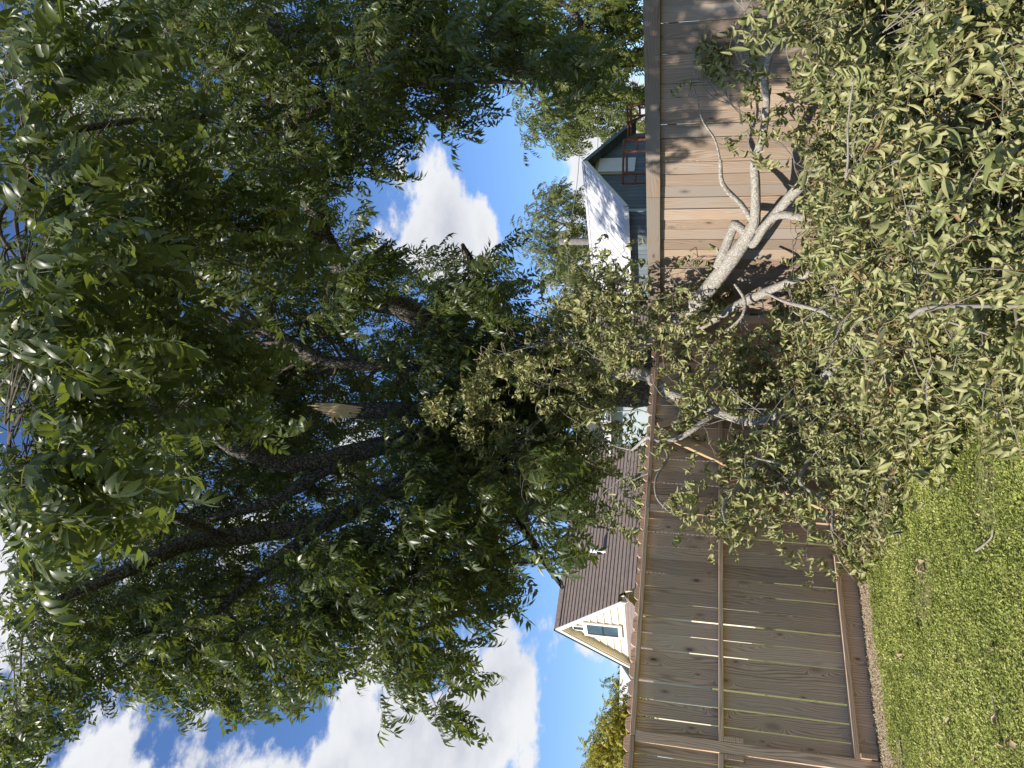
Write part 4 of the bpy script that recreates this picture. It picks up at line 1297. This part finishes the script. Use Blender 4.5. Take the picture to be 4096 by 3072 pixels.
# leaves still hanging on the bough above and in front of the fences
HANG = [(1130, 780, 120, 100, 9.9, .5, 26), (1230, 800, 100, 90, 9.7, .5, 26), (1290, 660, 75, 75, 9.5, .4, 18), (1355, 620, 50, 55, 9.2, .3, 11), (1010, 900, 110, 90, 10.3, .5, 20), (1330, 720, 60, 60, 9.3, .4, 14),
        (1420, 720, 70, 50, 8.8, .4, 12), (1480, 640, 50, 45, 8.5, .3, 7), (1640, 720, 55, 45, 8.0, .25, 8), (1520, 185, 20, 35, 6.7, .08, 3), (1640, 255, 40, 45, 6.4, .2, 6), (1640, 25, 40, 25, 5.2, .2, 6), (1730, 70, 50, 45, 5.0, .25, 9),
        (1720, 520, 45, 45, 7.6, .2, 4), (1700, 640, 45, 40, 7.7, .2, 6), (1720, 330, 45, 50, 6.2, .25, 7), (1480, 560, 40, 50, 8.6, .25, 5), (1860, 50, 60, 40, 4.4, .2, 6)]
PH, _ = sample_lobes(HANG, dens=.95)
foliate(bough, B0, PH, bl, 5, 1.0, .55, .17, 6, .42, 1.0, M['grey_twig'], WL, .012, True)
o = tw.build('stems', M['grey_twig'], bough, B0); tag(o, kind='stuff')


def finish(root, lv, off):
    P_, R_, K_, T_ = lv.arrays()
    # nothing pokes through the fences or the ground
    ok = (P_[:, 2] > .03)
    P_, R_, K_, T_ = P_[ok], R_[ok], K_[ok], T_[ok]
    big = pick_largest(P_, 300)
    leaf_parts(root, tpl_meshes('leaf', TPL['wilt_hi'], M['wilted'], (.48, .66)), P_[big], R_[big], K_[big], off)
    rest = np.ones(len(P_), bool); rest[big] = False
    r_ = np.where(rest)[0]
    if len(r_):
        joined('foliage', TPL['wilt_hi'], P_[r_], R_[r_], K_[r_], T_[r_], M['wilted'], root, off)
    print(root.name, len(P_))


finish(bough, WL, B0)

# ---- second bough, draped over the picket fence
B1 = np.array([-.3, 7.2, 0.0])
bough2 = thing('fallen_bough', B1, 'lichened grey bough draped over the shaded picket fence, its leaves hanging in front', 'bough')
BR2 = [
    [(2420, 1500, 10.2, .075), (2571, 1495, 9.2, .075), (2662, 1567, 8.6, .07), (2730, 1594, 8.4, .066), (2823, 1629, 8.15, .06), (2979, 1683, 7.8, .055), (3033, 1690, 7.7, .052), (3128, 1655, 7.5, .05), (3229, 1642, 7.3, .05), (3283, 1575, 7.15, .052), (3290, 1520, 7.1, .05), (3330, 1473, 7.0, .045), (3404, 1419, 6.9, .035)],
    [(2530, 1800, 8.6, .016), (2589, 1750, 8.25, .022), (2616, 1762, 8.15, .025), (2675, 1764, 8.05, .027), (2725, 1748, 8.0, .028), (2779, 1712, 7.95, .03), (2850, 1660, 7.95, .03)],
    [(2648, 1768, 8.05, .014), (2671, 1834, 7.9, .013), (2625, 1911, 7.75, .012), (2625, 1983, 7.6, .011), (2662, 2033, 7.4, .009), (2700, 2060, 7.3, .006)],
    [(3128, 1655, 7.5, .03), (3060, 1780, 7.3, .026), (3000, 1900, 7.1, .022), (2900, 2010, 6.9, .016), (2900, 2090, 6.7, .010)],
    [(3229, 1642, 7.3, .026), (3250, 1800, 6.9, .022), (3200, 1930, 6.7, .018), (3320, 2010, 6.5, .014), (3330, 2120, 6.3, .008)],
    [(3020, 1830, 7.1, .010), (3150, 1870, 6.9, .010), (3220, 1960, 6.8, .009), (3230, 2010, 6.7, .005)],
    [(2690, 1580, 8.5, .02), (2720, 1640, 8.3, .018), (2690, 1690, 8.2, .015), (2560, 1640, 8.6, .008)],
]
bl2 = []
for L_ in BR2:
    o, S = limb_mesh('branch', L_, GB, bough2, B1, 8, .07, 6); bl2.append(S)
WL2 = Leaves()
HANG2 = [(1150, 970, 100, 90, 9.9, .5, 18), (1290, 930, 55, 75, 9.2, .4, 14), (1340, 1065, 45, 55, 8.5, .4, 10), (1440, 860, 50, 55, 8.4, .3, 8), (1500, 930, 55, 45, 8.0, .25, 9), (1590, 850, 65, 50, 7.9, .3, 13), (1460, 1085, 18, 38, 7.3, .12, 4),
         (1650, 950, 55, 55, 7.4, .25, 11), (1600, 1050, 50, 45, 7.1, .2, 9), (1720, 900, 55, 55, 7.3, .3, 12), (1400, 790, 50, 50, 8.8, .3, 9), (1540, 800, 40, 50, 8.1, .25, 7), (1700, 1060, 45, 45, 6.9, .2, 9), (1800, 1130, 50, 45, 6.5, .2, 10), (1770, 960, 60, 60, 6.9, .2, 12)]
PH2, _ = sample_lobes(HANG2, dens=.95)
PH2 = np.array([p for p in PH2 if not (np.dot(p - FC, NL) < .22 and p[2] < 2.05)])
foliate(bough2, B1, PH2, bl2, 5, 1.0, .55, .17, 6, .40, 1.0, M['grey_twig'], WL2, .012, True)
finish(bough2, WL2, B1)

# ------------------------------------------------------------------ lawn
SOIL_W = .46
pts = []
N = 780000
q = np.stack([rng.uniform(-5.2, 1.0, N), rng.uniform(2.8, 7.6, N), np.zeros(N)], 1)
dn = (q - FC) @ NL; tl = (q - FC) @ DL
edge = SOIL_W + .02 * np.sin(tl * 9) + .015 * np.sin(tl * 23 + 1) + rng.normal(0, .02, N) + .012 * (tl - 3)
x_, y_, d_ = project(q)
keep = (dn > edge) & (x_ > 3350) & (x_ < 4350) & (y_ < 3400) & (y_ > 1500)
q = q[keep]; dn = dn[keep] - edge[keep]
patch = .5 + .5 * np.sin(q[:, 0] * 2.9 + 1.3 * np.sin(q[:, 1] * 2.1)) * np.sin(q[:, 1] * 3.3 + 1.1 * np.sin(q[:, 0] * 1.7))
fine = np.sin(q[:, 0] * 17 + 2 * np.sin(q[:, 1] * 9)) * np.sin(q[:, 1] * 15 + 2 * np.sin(q[:, 0] * 11))
bare = (rng.random(len(q)) < .92 - .6 * (patch < .13) - .25 * (fine < -.55))
q = q[bare]; patch = patch[bare]; fine = fine[bare]; n = len(q)
hgt = .018 + .022 * rng.random(n) + .008 * fine
size = rng.uniform(.0035, .0078, n)
az = rng.uniform(0, 6.283, n); tilt = rng.normal(0, .45, n); tl2 = rng.normal(0, .45, n)
ux = np.stack([np.cos(az), np.sin(az), tilt], 1); uy = np.stack([-np.sin(az), np.cos(az), tl2], 1)
c = q + np.stack([np.zeros(n), np.zeros(n), hgt], 1)
long = np.where(rng.random(n) < .25, 2.4, 1.15)[:, None]; wid = np.where(long > 2, .38, 1.0)
ux = ux * size[:, None] * long; uy = uy * size[:, None] * wid
V = np.stack([c - ux, c - uy * .9, c + ux, c + uy * .9], 1).reshape(-1, 3)
F = np.arange(n * 4).reshape(-1, 4)
p2 = .5 + .5 * np.sin(q[:, 0] * 1.3 + .7 + np.sin(q[:, 1] * 3.7)) * np.sin(q[:, 1] * 1.9 + 2 * np.sin(q[:, 0] * 2.3))
tint = np.clip(.45 + .3 * (patch - .5) + .25 * (p2 - .5) + rng.normal(0, .2, n) - .1 * (fine < -.4), 0, 1)
tint = np.where(rng.random(n) < .03 + .13 * (p2 > .72) * rng.random(n) + .2 * (patch < .15), rng.uniform(.94, 1.0, n), np.minimum(tint, .93))
me = mesh_np('lawn_leaves', V, [F], False, {'tint': np.repeat(tint, 4)})
o = link('lawn', me, M['clover'])
tag(o, 'short bright green clover and grass lawn beside the leaf pile', 'lawn', None, 'stuff')
print('lawn', n)

# bare soil along the foot of the fence
nx, ny = 160, 10
gv = []
for i in range(nx + 1):
    for j in range(ny + 1):
        t_ = 8.0 * i / nx; w_ = .001 + (.66) * j / ny
        p = FC + DL * t_ + NL * (w_ + .03)
        z = .004 + .012 * abs(math.sin(t_ * 13 + j * .9) * math.sin(t_ * 31 + j * 2.3)) + .004 * rng.random()
        gv.append((p[0], p[1], z))
idx = np.arange((nx + 1) * (ny + 1)).reshape(nx + 1, ny + 1)
F = np.stack([idx[:-1, :-1], idx[1:, :-1], idx[1:, 1:], idx[:-1, 1:]], -1).reshape(-1, 4)
o = link('soil_strip', mesh_np('soil_strip', np.array(gv), [F], True), M['soil'])
tag(o, 'strip of bare brown soil along the foot of the picket fence', None, None, 'structure')
# crumbs, chips and leaf litter on it
n = 9000
tl = rng.uniform(2.2, 7.6, n); w_ = rng.uniform(.04, .6, n)
c = FC[None] + DL[None] * tl[:, None] + NL[None] * w_[:, None] + np.stack([np.zeros(n), np.zeros(n), rng.uniform(.010, .022, n)], 1)
sz = rng.uniform(.003, .011, n)
V = []
ofs = np.array([(1, 0, 0), (-.5, .8, 0), (-.5, -.8, 0), (0, 0, .9)], float)
rt = rng.uniform(0, 6.28, n)
cr, sr = np.cos(rt), np.sin(rt)
for k in range(4):
    ox, oy, oz = ofs[k] * rng.uniform(.6, 1.3)
    V.append(c + np.stack([(ox * cr - oy * sr) * sz, (ox * sr + oy * cr) * sz, oz * sz * .8], 1))
V = np.stack(V, 1).reshape(-1, 3)
b4 = np.arange(n)[:, None] * 4
F = np.concatenate([b4 + np.array([[0, 1, 3]]), b4 + np.array([[1, 2, 3]]), b4 + np.array([[2, 0, 3]])])
tint = np.repeat(rng.random(n), 4)
o = link('litter', mesh_np('litter', V, [F], False, {'tint': tint}), M['dry'])
tag(o, 'crumbs and leaf litter scattered on the soil strip', 'litter', None, 'stuff')

# ------------------------------------------------------------------ dry leaves and sticks on the lawn
def dry_leaf_mesh(seed):
    r_ = np.random.default_rng(seed)
    v, q_, t_ = leaflet(.062 * r_.uniform(.8, 1.2), .034, .3, r_.uniform(-.4, .6), r_.uniform(-.2, .2), r_.uniform(.3, 2.0), r_.uniform(.4, 1.0), True)
    me = mesh_np('dry_leaf', v, [np.array(q_), np.array(t_)], True, {'tint': np.full(len(v), r_.uniform(.2, 1.0))})
    me.materials.append(M['dry']); return me


dl = [dry_leaf_mesh(i) for i in range(6)]
DRY = [(3660, 2245), (3672, 2268), (3680, 2290), (3690, 2330), (3590, 2625), (3605, 2615), (3612, 2640), (3985, 2590), (3975, 2600), (4030, 2990), (4010, 2985), (3900, 3020), (3985, 2905), (4040, 2960), (3800, 2870), (3680, 2255)]
for i, (x, y) in enumerate(DRY):
    p = ground(x, y, .045)
    o = link('dry_leaf', dl[i % 6], None)
    o.location = tuple(p); o.rotation_euler = (random.uniform(-.3, .3), random.uniform(-.3, .3), random.uniform(0, 6.28))
    tag(o, 'curled dry brown leaf on the lawn close to the leaf pile' if y < 2400 else 'curled dry brown leaf on the lawn near the soil strip' if x < 3700 else 'curled dry brown leaf out on the open lawn', 'leaf', 'dry leaves on the lawn')
for (pl, r0, lab) in (([(3903, 2203), (3935, 2180), (3965, 2150), (3972, 2118)], .007, 'pale crooked stick lying on the lawn near the leaf pile'), ([(3645, 2660), (3675, 2700), (3690, 2725)], .004, 'thin pale twig lying in the grass among the dry leaves'),
                      ([(3966, 2775), (3980, 2850), (3992, 2900)], .004, 'thin pale twig lying on the lawn towards the camera')):
    S = catmull(np.array([ground(x, y, .05) for x, y in pl]), 5)
    V, q_, t_ = tube(S, np.linspace(r0, r0 * .5, len(S)), 6, .08)
    c0 = S[0].copy()
    o = link('stick', mesh_np('stick', V - c0, [q_, t_], True), M['grey_twig']); o.location = tuple(c0)
    tag(o, lab, 'stick')
